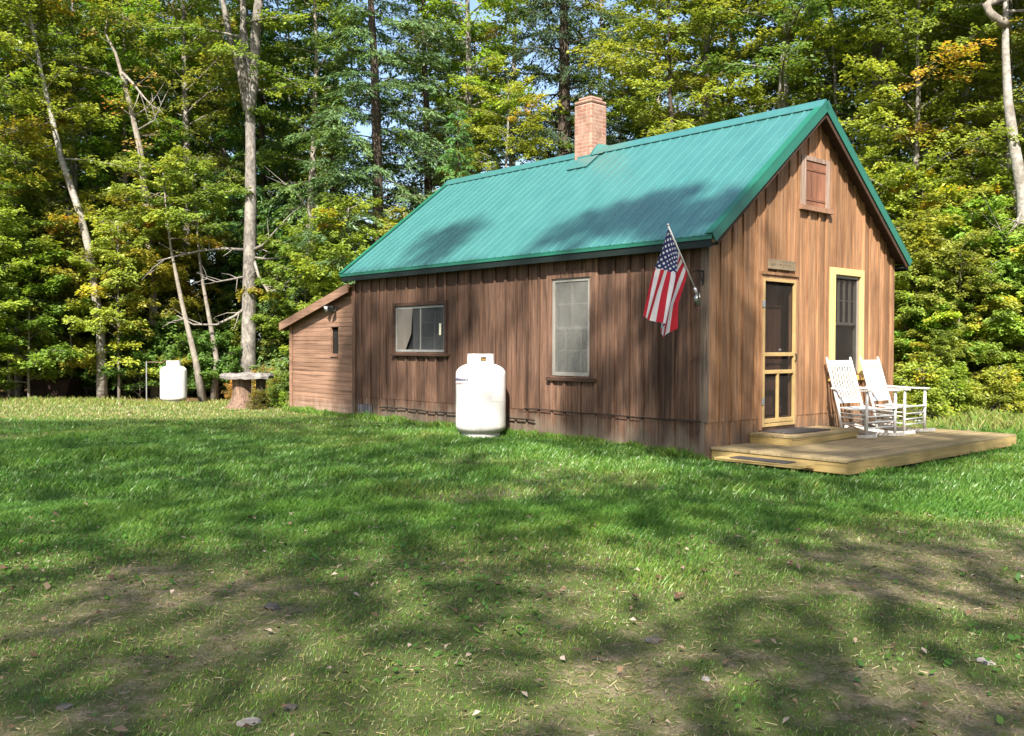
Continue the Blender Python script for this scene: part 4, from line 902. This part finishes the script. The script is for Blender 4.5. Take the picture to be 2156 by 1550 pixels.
    return me_t, me_c, name
def plant(proto, label, cat, x, y, rz, sc, color, group, tname='trunk'):
    mt_, mc_, nm = proto; r_ = thing(nm, label, cat, (x, y, float(gh(x, y))-.02), rz, group); r_.scale = (sc*random.uniform(.92,1.08), sc*random.uniform(.92,1.08), sc)
    a = bpy.data.objects.new(tname, mt_); b = bpy.data.objects.new('crown', mc_)
    for o in (a, b): COL.objects.link(o); o.parent = r_
    b.color = (*color, 1); return r_
G_YEL = (.275,.345,.055); G_MID = (.20,.29,.050); G_DEEP = (.125,.215,.048); G_HEM = (.105,.20,.075); G_LIME = (.275,.385,.062); G_ORG = (.36,.26,.08)
P_M1 = gen_tree('maple_tree', 1, 14, .17, 1.6, 3.0, 'b', 62, 29000, .115, .085, .06)
P_M2 = gen_tree('maple_tree', 2, 12, .13, 1.0, 2.5, 'b', 58, 27000, .105, .080, .09)
P_M3 = gen_tree('beech_tree', 3, 15, .20, 4.0, 3.2, 'b', 54, 26000, .120, .080, .05)
P_H1 = gen_tree('hemlock_tree', 4, 17, .20, 1.0, 3.0, 'c', 110, 50000, .15, .045, .0, bark=B_DARK, leafm=L_NEEDLE, droop=.25)
P_H2 = gen_tree('hemlock_tree', 5, 13, .15, .6, 2.4, 'c', 95, 42000, .14, .045, .0, bark=B_DARK, leafm=L_NEEDLE, droop=.25)
P_S1 = gen_tree('sapling', 6, 5.5, .045, .5, 1.6, 'b', 38, 15000, .10, .075, .07, bark=B_PALE)
P_S2 = gen_tree('sapling', 7, 3.6, .035, .25, 1.35, 'b', 32, 12500, .10, .075, .05, bark=B_PALE)
P_B1 = gen_tree('bush', 8, 2.0, .03, .05, 1.15, 's', 34, 9500, .085, .065, .06, bark=B_PALE)
P_B2 = gen_tree('bush', 9, 1.1, .02, .02, .75, 's', 26, 5500, .075, .045, .10, bark=B_PALE)
P_T1 = gen_tree('tall_tree', 10, 16, .22, 6.5, 2.8, 'b', 40, 21000, .115, .085, .08)

# --- single trees that stand out
def special(name, label, cat, x, y, pts, r0, nb, nl, zb, RC, color, bark, seed, leaf=.11, limbs=(), branches=(), H=None, rad=None, kind='b', lm=None, leafw=.08, dead=0, droop=.12):
    H = H or pts[-1][2]; tr_ = gen_tree(name, seed, H, r0, zb, RC, kind, nb, nl, leaf, leafw, .08, trunkpts=pts, bark=bark, leafm=lm, dead=dead, droop=droop)
    r_ = plant(tr_, label, cat, x, y, 0, 1.0, color, None); r_.scale = (1,1,1)
    for nm, lp, lr, mt_ in limbs:
        mb = MB(); mb.tube(lp, lr, 8, .5, True, .08); mb.build(nm, mt_, r_, True)
    for lp, lr, mt_ in branches:
        mb = MB(); rg = random.Random(seed+len(lp))
        mb.tube(lp, [lr*(1-.75*i/(len(lp)-1)) for i in range(len(lp))], 7, .5, True)
        for i in range(1, len(lp)):
            a_ = Vector(lp[i-1]).lerp(Vector(lp[i]), .6)
            for _ in range(2):
                d_ = (Vector(lp[i])-Vector(lp[i-1])).normalized()*.5+Vector((rg.uniform(-.5,.5), rg.uniform(-.3,.3), rg.uniform(-.5,.5)))
                mb.tube([a_, a_+d_*.45, a_+d_*.9+Vector((0,0,rg.uniform(-.12,.12)))], [lr*.35, lr*.22, lr*.1], 5, .5, False)
        mb.build('dead_branch', mt_, r_, True)
    return r_
d = 26.5; X0 = at(523, d)
def rel(px, py, dy=0.0, dd=None):
    dd = dd or d; return (at(px, dd)-X0, dy, zat(py, dd))
special('forked_tree', 'big pale trunk behind the stump table forking high up', 'tree', X0, d,
    [(0,0,-.2), rel(523,740), rel(526,560), rel(529,400), rel(529,250), rel(524,185), rel(520,110), rel(512,0), rel(505,-160), rel(498,-330)], .225, 26, 16000, 8.6, 2.8, G_MID, B_GREY, 21,
    limbs=(('limb', [rel(528,260), rel(537,170), rel(540,80), rel(548,0), rel(556,-140), rel(560,-260)], [.10,.135,.14,.135,.10,.05], B_GREY), ('limb', [rel(522,230), rel(507,150,.1), rel(486,80,.1), rel(470,0,.1), rel(455,-140,.2)], [.12,.10,.09,.07,.03], B_GREY), ('limb', [rel(520,190), rel(514,120,-.1), rel(517,40,-.1), rel(515,-80,-.1)], [.13,.10,.09,.05], B_GREY)),
    branches=(([rel(530,522), rel(560,512,-.3), rel(585,490,-.5), rel(615,462,-.7)], .055, B_DEAD), ([rel(520,520), rel(480,520,-.4), rel(440,527,-.7), rel(400,540,-1), rel(365,552,-1.2)], .05, B_DEAD),
        ([rel(518,575), rel(495,583,-.3), rel(470,590,-.6), rel(445,580,-.8)], .035, B_DEAD), ([rel(535,540), rel(552,580,-.3), rel(575,610,-.5), rel(600,605,-.6), rel(640,612,-.5)], .045, B_DEAD),
        ([rel(520,640), rel(500,660,-.3), rel(470,678,-.6), rel(430,678,-.9), rel(400,660,-1)], .05, B_DEAD), ([rel(530,535), rel(570,540,-.2), rel(620,535,-.4), rel(660,535,-.5)], .035, B_DEAD)))
d = 27.5; X0 = at(648, d)
special('beech_tree', 'slim pale trunk rising just behind the lean-to roof', 'tree', X0, d, [(0,0,-.2), rel(649,640), rel(652,540), rel(655,430), rel(660,330), rel(664,230), rel(668,100), rel(660,-60), rel(655,-200)], .155, 30, 14000, 6.0, 2.3, G_MID, B_PALE, 22,
    branches=(([rel(655,415), rel(690,455,-.3), rel(712,520,-.5), rel(720,575,-.6)], .05, B_DEAD), ([rel(653,440), rel(625,400,-.2), rel(600,380,-.4)], .03, B_DEAD), ([rel(656,400), rel(700,420,-.3), rel(740,455,-.5)], .03, B_DEAD)))
d = 26; X0 = at(215, d)
special('birch_tree', 'pale birch leaning left along the left forest edge', 'tree', X0, d, [(0,0,-.2), rel(212,690), rel(190,520), rel(170,440), rel(132,330), rel(112,235), rel(92,150), rel(72,40), rel(55,-60), rel(40,-200)], .13, 24, 11000, 6.2, 2.3, G_YEL, B_BIRCH, 23)
d = 27; X0 = at(330, d)
special('dead_tree', 'bare crooked dead trunk among leaves on the left', 'tree', X0, d, [(0,0,-.2), rel(322,600), rel(312,450), rel(298,310), rel(278,220), rel(262,160), rel(248,110), rel(226,65), rel(232,30)], .12, 9, 350, 5.0, 1.6, G_ORG, B_PALE, 24,
    branches=(([rel(268,180), rel(240,155,-.2), rel(210,150,-.3), rel(170,140,-.4)], .04, B_DEAD), ([rel(262,150), rel(290,175,-.3), rel(320,210,-.4), rel(345,235,-.5)], .05, B_DEAD), ([rel(285,240), rel(320,225,-.2), rel(340,205,-.3)], .03, B_DEAD), ([rel(290,270), rel(330,250,-.1), rel(360,200,-.3)], .03, B_DEAD)))
d = 25.6; X0 = at(428, d)
special('thin_tree', 'thin bare trunk leaning left between the far tank and the stump', 'tree', X0, d, [(0,0,-.1), rel(412,750), rel(398,690), rel(384,630), rel(372,570), rel(362,520), rel(352,440), rel(345,350)], .095, 14, 4500, 4.4, 1.5, G_YEL, B_PALE, 25)
X0 = at(449, d+.5)
special('thin_tree', 'thin leaning trunk close beside the stump, right of its twin', 'tree', X0, d+.5, [(0,0,-.1), rel(444,750), rel(434,690), rel(424,635), rel(416,590), rel(408,530), rel(402,440), rel(395,360)], .085, 14, 4500, 4.6, 1.5, G_MID, B_PALE, 26)
d = 20.5; X0 = at(2158, d)
special('birch_tree', 'pale curved birch trunk at the right edge with a hooked limb', 'tree', X0, d, [(0,0,-.2), rel(2157,660), rel(2155,520), rel(2148,400), rel(2130,310), rel(2114,210), rel(2107,100), rel(2106,0), rel(2098,-120), rel(2090,-300)], .185, 18, 9000, 8.6, 2.3, G_MID, B_BIRCH, 27,
    rad=None, limbs=(('hooked_limb', [rel(2107,45), rel(2095,48,-.1), rel(2078,40,-.15), rel(2065,28,-.15), rel(2062,12,-.1), rel(2075,2,0), rel(2098,-8,.05)], [.13,.11,.09,.085,.085,.09,.10], B_PALE),), branches=(([rel(2150,420), rel(2120,470,-.3), rel(2085,500,-.5), rel(2060,470,-.7)], .03, B_DEAD),))
d = 31; X0 = at(1188, d)
special('spruce_tree', 'dark spruce behind the brick chimney with bare lower limbs', 'tree', X0, d, [(0,0,-.2), rel(1190,500), rel(1188,330), rel(1186,230), rel(1185,120), rel(1184,0), rel(1183,-150), rel(1182,-300)], .33, 96, 40000, 6.4, 3.4, (.055,.095,.05), B_DARK, 28, leaf=.16, kind='c', lm=L_NEEDLE, leafw=.045, dead=.12, droop=.3)
d = 25.5; X0 = at(1643, d)
special('pine_tree', 'scaly brown trunk rising behind the middle of the green roof', 'tree', X0, d, [(0,0,-.2), rel(1644,400), rel(1643,225), rel(1645,150), rel(1648,60), rel(1650,0), rel(1652,-150), rel(1655,-300)], .20, 30, 17000, 7.4, 3.0, G_DEEP, B_GREY, 29)
d = 25; X0 = at(1842, d)
special('pine_tree', 'thick scaly trunk behind the right slope of the roof', 'tree', X0, d, [(0,0,-.2), rel(1838,420), rel(1834,330), rel(1835,230), rel(1838,120), rel(1845,30), rel(1848,-100), rel(1850,-280)], .25, 32, 18000, 6.8, 3.0, G_MID, B_GREY, 30)
d = 26; X0 = at(1406, d)
special('thin_tree', 'thin dark trunk with yellow leaves right of the chimney', 'tree', X0, d, [(0,0,-.2), rel(1408,400), rel(1410,270), rel(1405,150), rel(1404,60), rel(1402,-80), rel(1400,-220)], .085, 30, 14000, 5.8, 2.3, G_YEL, B_DARK, 31)

# --- the woods
GRP = 'trees of the woods around the cabin'
def forest(items):
    for proto, px, dd, sc, col, lab, cat, grp in items:
        plant(proto, lab, cat, at(px, dd), dd, random.uniform(0, 6.28), sc, tuple(c*random.uniform(.85,1.15) for c in col), grp)
LAB_L = 'leafy tree in the woods left of the cabin'; LAB_B = 'tree in the woods behind the cabin roof'; LAB_R = 'leafy tree in the woods right of the cabin'
HEML = 'dark green hemlock in the woods left of the cabin'; HEMB = 'dark blue green hemlock behind the left half of the roof'
items = []
for px, dd, pr, sc, col in ((-60,25.5,P_M1,1,G_MID),(40,27,P_M2,1,G_YEL),(160,28.5,P_M1,.95,G_YEL),(270,29,P_M2,1.05,G_MID),(390,29,P_M3,1,G_MID),(470,31,P_M1,1,G_YEL),(-150,28,P_M3,1,G_DEEP),(600,31,P_M2,1.1,G_MID),(90,32,P_M3,1.05,G_MID),(330,33,P_M1,1.05,G_DEEP)):
    items.append((pr, px, dd, sc, col, LAB_L, 'tree', GRP+' at left'))
for px, dd, pr, sc in ((215,31,P_H1,1),(430,33,P_H2,1.15),(560,30,P_H2,1.1),(60,34,P_H1,1),(300,36,P_H1,1)): items.append((pr, px, dd, sc, G_HEM, HEML, 'tree', 'hemlocks at left'))
for px, dd, pr, sc in ((800,26.5,P_H1,1.0),(700,29,P_H1,1.05),(905,29,P_H1,.93),(1010,36,P_H2,.95),(960,25.5,P_H2,.62)): items.append((pr, px, dd, sc, G_HEM, HEMB, 'tree', 'hemlocks behind the roof'))
for px, dd, pr, sc, col in ((740,25,P_S1,1.0,G_YEL),(850,25.5,P_S1,.95,G_LIME),(640,26,P_S1,.9,G_MID),(1060,28,P_M2,.78,G_YEL),(1010,33,P_T1,.8,G_MID),(985,29.5,P_T1,1.0,G_YEL),(1075,38,P_T1,1.1,G_MID),(940,33,P_M3,.9,G_YEL),(1260,34,P_T1,.9,G_MID),(1130,44,P_M3,.6,G_DEEP),(1300,31,P_M2,.9,G_YEL),(1380,33,P_T1,1.0,G_MID),(1480,27,P_M3,1,G_YEL),(1530,32,P_T1,1.05,G_MID),(1590,29,P_M1,1,G_MID),(1700,28,P_M3,1.05,G_DEEP),(1760,25,P_M2,.95,G_LIME),(1290,40,P_M3,.7,G_DEEP),(1450,42,P_T1,.9,G_MID),(1230,48,P_M2,.75,G_YEL)):
    items.append((pr, px, dd, sc, col, LAB_B, 'tree', GRP+' behind the roof'))
for px, dd, pr, sc, col in ((1920,22.5,P_M2,.95,G_LIME),(2030,23,P_M2,.9,G_YEL),(2120,22,P_M1,.9,G_MID),(1960,27,P_M1,1.0,G_MID),(2080,28,P_M3,1.05,G_MID),(2200,24,P_M1,1,G_MID),(1880,30,P_M3,1.1,G_DEEP),(2010,33,P_T1,1.05,G_MID),(2300,22,P_M3,1,G_MID),(2180,31,P_M1,1.1,G_DEEP)):
    items.append((pr, px, dd, sc, col, LAB_R, 'tree', GRP+' at right'))
for dd in (40, 50, 62):                                       # deeper rows
    st_px = 2300/ (15 if dd < 45 else 17); n_ = 17
    for i in range(n_):
        px = -120 + i*(2400/(n_-1)) + random.uniform(-45, 45)
        gap = 960 < px < 1330
        if dd < 60 and 760 < px < 2050 and random.random() < .68: continue
        pr = random.choice((P_M1, P_M3, P_H1, P_M2) if px < 760 else (P_M1, P_M3, P_M2, P_T1))
        sc = random.uniform(.9, 1.15) * (1.15 if px < 760 else .68 if dd > 45 else .9)
        if gap:
            if dd == 40: continue
            sc *= .62
        col = random.choice((G_MID, G_DEEP, G_YEL)) if pr is not P_H1 else G_HEM
        lab, g = (LAB_L, ' at left') if px < 620 else (LAB_B, ' behind the roof') if px < 1890 else (LAB_R, ' at right')
        if pr is P_H1: lab, g2 = HEML, None
        items.append((pr, px, dd+random.uniform(-3,3), sc, col, lab, 'tree', (GRP+g) if pr is not P_H1 else 'hemlocks at left'))
forest(items)
# understorey
us = []
SAPL = 'young leafy sapling at the left edge of the lawn'; BUSHL = 'low leafy bush on the forest floor at left'
for px, dd, pr, sc, col in ((-40,24.5,P_S1,1,G_YEL),(60,25.3,P_S2,1.1,G_MID),(150,26.5,P_S1,1.0,G_YEL),(250,26,P_S1,.95,G_LIME),(320,27,P_S1,1.05,G_YEL),(20,26,P_S1,1.2,G_MID),(395,28.5,P_S1,1,G_MID),(570,27.5,P_S2,1.0,G_MID),(600,28.5,P_S1,1,G_DEEP),(480,29,P_S2,1,G_DEEP)): us.append((pr, px, dd, sc, col, SAPL, 'sapling', 'saplings along the left edge'))
for i in range(26):
    px = -120+i*28+random.uniform(-15,15); us.append((random.choice((P_B1,P_B1,P_B2)), px, random.uniform(26.3, 30), random.uniform(.7,1.15), random.choice((G_DEEP,G_MID,G_DEEP,G_ORG if i % 5 == 0 else G_MID)), BUSHL, 'bush', 'bushes on the left forest floor'))
for px, dd, sc, col in ((500,24.8,.5,G_ORG),(560,25.2,.75,G_ORG),(590,24.2,.7,G_MID),(585,22.8,.35,G_LIME)): us.append((P_B2, px, dd, sc, col, 'small bush with orange brown leaves beside the stump table', 'bush', 'bushes by the stump table'))
BUSHR = 'bright yellow green bush behind the deck and rocking chairs'
for px, dd, pr, sc, col in ((1905,20.5,P_S2,1.15,G_LIME),(1960,20,P_S2,.7,G_LIME),(2030,20.8,P_S2,1.25,G_LIME),(2100,20,P_S2,.8,G_LIME),(2170,20,P_S2,1.2,G_LIME),(1985,19.2,P_S2,.5,G_MID),(1925,20.2,P_S1,.62,G_LIME),(2015,19.8,P_S1,.7,G_LIME),(2085,19.6,P_S1,.6,G_YEL),(2150,20.2,P_S1,.75,G_LIME),(1935,22,P_S1,1.0,G_LIME),(2060,22,P_S1,1.05,G_LIME),(1990,21.4,P_S1,.9,G_YEL),(2140,21.3,P_S1,1,G_LIME),(1890,23,P_S1,1.1,G_YEL),(1870,24,P_S1,1.1,G_MID)): us.append((pr, px, dd, sc, col, BUSHR, 'bush', 'bushes right of the cabin'))
for i in range(6):
    px = 1890+i*52+random.uniform(-12,12); us.append((P_B2, px, random.uniform(17.4,19.6), random.uniform(.5,1.0), random.choice((G_LIME,(.34,.37,.085),G_YEL)), 'low yellowish fern clump along the right lawn edge', 'plant', 'ferns along the right edge'))
us.append((P_B2, 545, 21.6, .42, (.16,.15,.02), 'small yellow green weed at the foot of the stump table', 'plant', None))
forest(us)

# ------------------------------------------------------------------ tall trees behind the photographer that shade the lawn
A_ = np.array([SUN.y, -SUN.x, 0.0]); A_ /= np.linalg.norm(A_); SN = np.array(SUN); B_ = np.cross(A_, SN); B_ *= np.sign(B_[2])
cell = .21; shade = {}; clear = set()
dense = set()
def samp(P_, sh, heavy=True):
    a = np.floor(P_ @ A_/cell).astype(int); b = np.floor(P_ @ B_/cell).astype(int)
    for i in range(len(P_)):
        kk = (a[i], b[i])
        if sh[i]:
            shade.setdefault(kk, P_[i])
            if heavy: dense.add(kk)
        else: clear.add(kk)
def ell(x, y, lst):
    m = np.zeros(len(x), bool)
    for cx_, cy_, rx, ry in lst: m |= ((x-cx_)/rx)**2+((y-cy_)/ry)**2 < 1
    return m
xs, ys = np.meshgrid(np.arange(-15, 13, .13), np.arange(2.2, 19.8, .13)); xs = xs.ravel(); ys = ys.ravel(); ok = ~footprint(xs, ys); xs, ys = xs[ok], ys[ok]
LITG = []
for px, py, rx, ry in ((1430,1195,110,38),(1240,1255,48,16),(1300,1292,45,16),(1210,1470,90,34),(1000,1475,70,16),(2090,1085,70,36),(2120,1020,60,20),(1890,1072,40,14),(1650,1255,50,34),(2110,1300,70,26),(2125,1420,40,26),(130,1080,50,10),(930,912,70,6),(1130,955,70,12),(1260,985,100,16),(1390,985,55,12),(60,855,200,14),(300,850,120,22),(2080,980,90,12)):
    x_, y_ = gpix(px, py); LITG.append((x_, y_, 1.25*rx/F*y_+.05, 1.3*ry/F*y_*y_/EYE+.08))
nz = fbm(xs, ys, 1.3, 77); edge = 18.4 - 5.0*sstep(5, 9, xs) + (fbm(xs, ys*0, 1.5, 78)-.5)*2.0
sh = ~ell(xs, ys, LITG) & (ys < edge) & (nz > .08) & ~((nz < .42) & (xs > 4.2))
samp(np.stack([xs, ys, 0*xs], -1), sh, False)
s_, z_ = np.meshgrid(np.arange(0, 10.9, .12), np.arange(0, 2.8, .12)); s_ = s_.ravel(); z_ = z_.ravel()
nzw = fbm(s_, z_*.55, .75, 91); sh = (nzw > .50) | ell(s_, z_, [(.6,1.1,.9,1.7),(.35,2.0,.5,.9),(7.6,.9,.9,.5),(5.2,2.1,.5,.4)])
sh &= ~ell(s_, z_, [(3.0,1.0,.5,1.3),(1.25,.9,.25,.9),(10.2,1.0,.6,1.2)])
samp(np.array([hw(0, a, b) for a, b in zip(s_, z_)]), sh)
s_, z_ = np.meshgrid(np.arange(0, 4.95, .12), np.arange(0, 4.8, .12)); s_ = s_.ravel(); z_ = z_.ravel()
sh = ell(s_, z_, [(.15,1.2,.85,2.6),(.45,3.0,.55,.9),(.9,.5,.35,.6),(2.6,1.0,.25,.45)]); samp(np.array([hw(a, 0, b) for a, b in zip(s_, z_)]), sh)
s_, z_ = np.meshgrid(np.arange(0, 5, .13), np.arange(-1.9, 0, .13)); s_ = s_.ravel(); z_ = z_.ravel()
sh = (fbm(s_, z_, .6, 33) > .40) & (s_ < 4.3); samp(np.array([hw(a, b, .12) for a, b in zip(s_, z_)]), sh)
s_, z_ = np.meshgrid(np.arange(-.2, 2.5, .12), np.arange(-.2, 8.5, .12)); s_ = s_.ravel(); z_ = z_.ravel()
sh = ((fbm(s_*.45+z_*.3, z_, .7, 61) > .50) & (s_ < .80) & (z_ > 4.6)) | ((z_ < 3.2) & (s_ < .95-.12*z_+.5*fbm(z_, z_*0, .5, 63)-.2)) | ((z_<.9)&(s_<1.7-1.3*z_))
samp(np.array([hw(a, b, ZE+SL*(a+OE)) for a, b in zip(s_, z_)]), sh)
keys = [kk for kk in shade if kk not in clear]
TREES = [(-15.5,-8.5),(-11,-11),(-7.5,-8.2),(-3.6,-10.8),(-.4,-8.4),(3.0,-11),(6.0,-8.6),(9.6,-11),(13,-8.5)]
cl = {i: [] for i in range(len(TREES))}; rngc = np.random.default_rng(5)
for kk in keys:
    p = shade[kk]; best = None
    for i, (tx, ty) in enumerate(TREES):
        t = (p[1]-ty)/-SN[1]*1.0; xx = p[0]+SN[0]*t; dd = abs(xx-tx)+rngc.uniform(0, 2.2)
        if best is None or dd < best[0]: best = (dd, i)
    i = best[1]; tx, ty = TREES[i]; yy = min(-5.5, ty+rngc.normal(0, 1.4)); t = (p[1]-yy)/-SN[1]; c = p+SN*t
    for _ in range(3 if kk in dense else 1): cl[i].append(c)
for i, (tx, ty) in enumerate(TREES):
    C_ = np.array(cl[i])
    if len(C_) == 0: continue
    zmin, zmax = C_[:,2].min(), C_[:,2].max(); r_ = thing('tall_tree', 'tall tree outside the frame shading the lawn', 'tree', (tx, ty, 0), 0, 'tall trees out of frame that shade the lawn')
    mb = MB(); zt_ = min(zmax, 9.5); pts = [(.2*math.sin(j), .2*math.cos(j*1.7), -.2+j*(zt_+.2)/9) for j in range(10)]; mb.tube(pts, [.24*(1-.08*j)+.02 for j in range(10)], 10, .5, True)
    for c in C_[rngc.choice(len(C_), min(14, len(C_)), replace=False)]:
        e = Vector((c[0]-tx, c[1]-ty, c[2])); b0 = min(zt_-.3, max(2.5, e.z - math.hypot(e.x, e.y)*.7)); mb.tube([(0,0,b0), (e.x*.5, e.y*.5, (b0+e.z)/2+.2), e], [.03,.015,.005], 5, .5, False)
    mb.build('trunk', B_GREY, r_, True)
    m_ = 3; n = len(C_)*m_; cc = np.repeat(C_, m_, 0)-[tx, ty, 0]; cc = cc+rngc.normal(0, .18, (n,3))+SN*rngc.normal(0,.25,n)[:,None]
    u = rngc.normal(0,1,(n,3)); u /= np.linalg.norm(u,axis=1)[:,None]; v_ = np.cross(u, SN+rngc.normal(0,.5,(n,3))); v_ /= np.linalg.norm(v_,axis=1)[:,None]
    l = rngc.uniform(.09,.16,n)[:,None]; wl = l*.75
    V = np.stack([cc-u*l, cc+v_*wl, cc+u*l, cc-v_*wl], 1); o = quads('crown', V, L_BROAD, rngc.uniform(.1,.6,n), r_); o.color = (*G_MID, 1)

# unseen woods behind the photographer, added to block low sky light
for i in range(18):
    pr = random.choice((P_M1, P_M3, P_T1, P_H1)); x_ = -30+i*3.6+random.uniform(-1,1); y_ = random.uniform(-26, -19)
    plant(pr, 'unseen tree behind the photographer, added to block sky light', 'tree', x_, y_, random.uniform(0,6.28), random.uniform(.95,1.15), G_MID if pr is not P_H1 else G_HEM, 'unseen trees added to block sky light')
for i in range(10):
    plant(P_S1, 'unseen sapling behind the photographer, added to block sky light', 'sapling', -22+i*5+random.uniform(-1,1), random.uniform(-19,-16), random.uniform(0,6.28), 1.1, G_MID, 'unseen saplings added to block sky light')
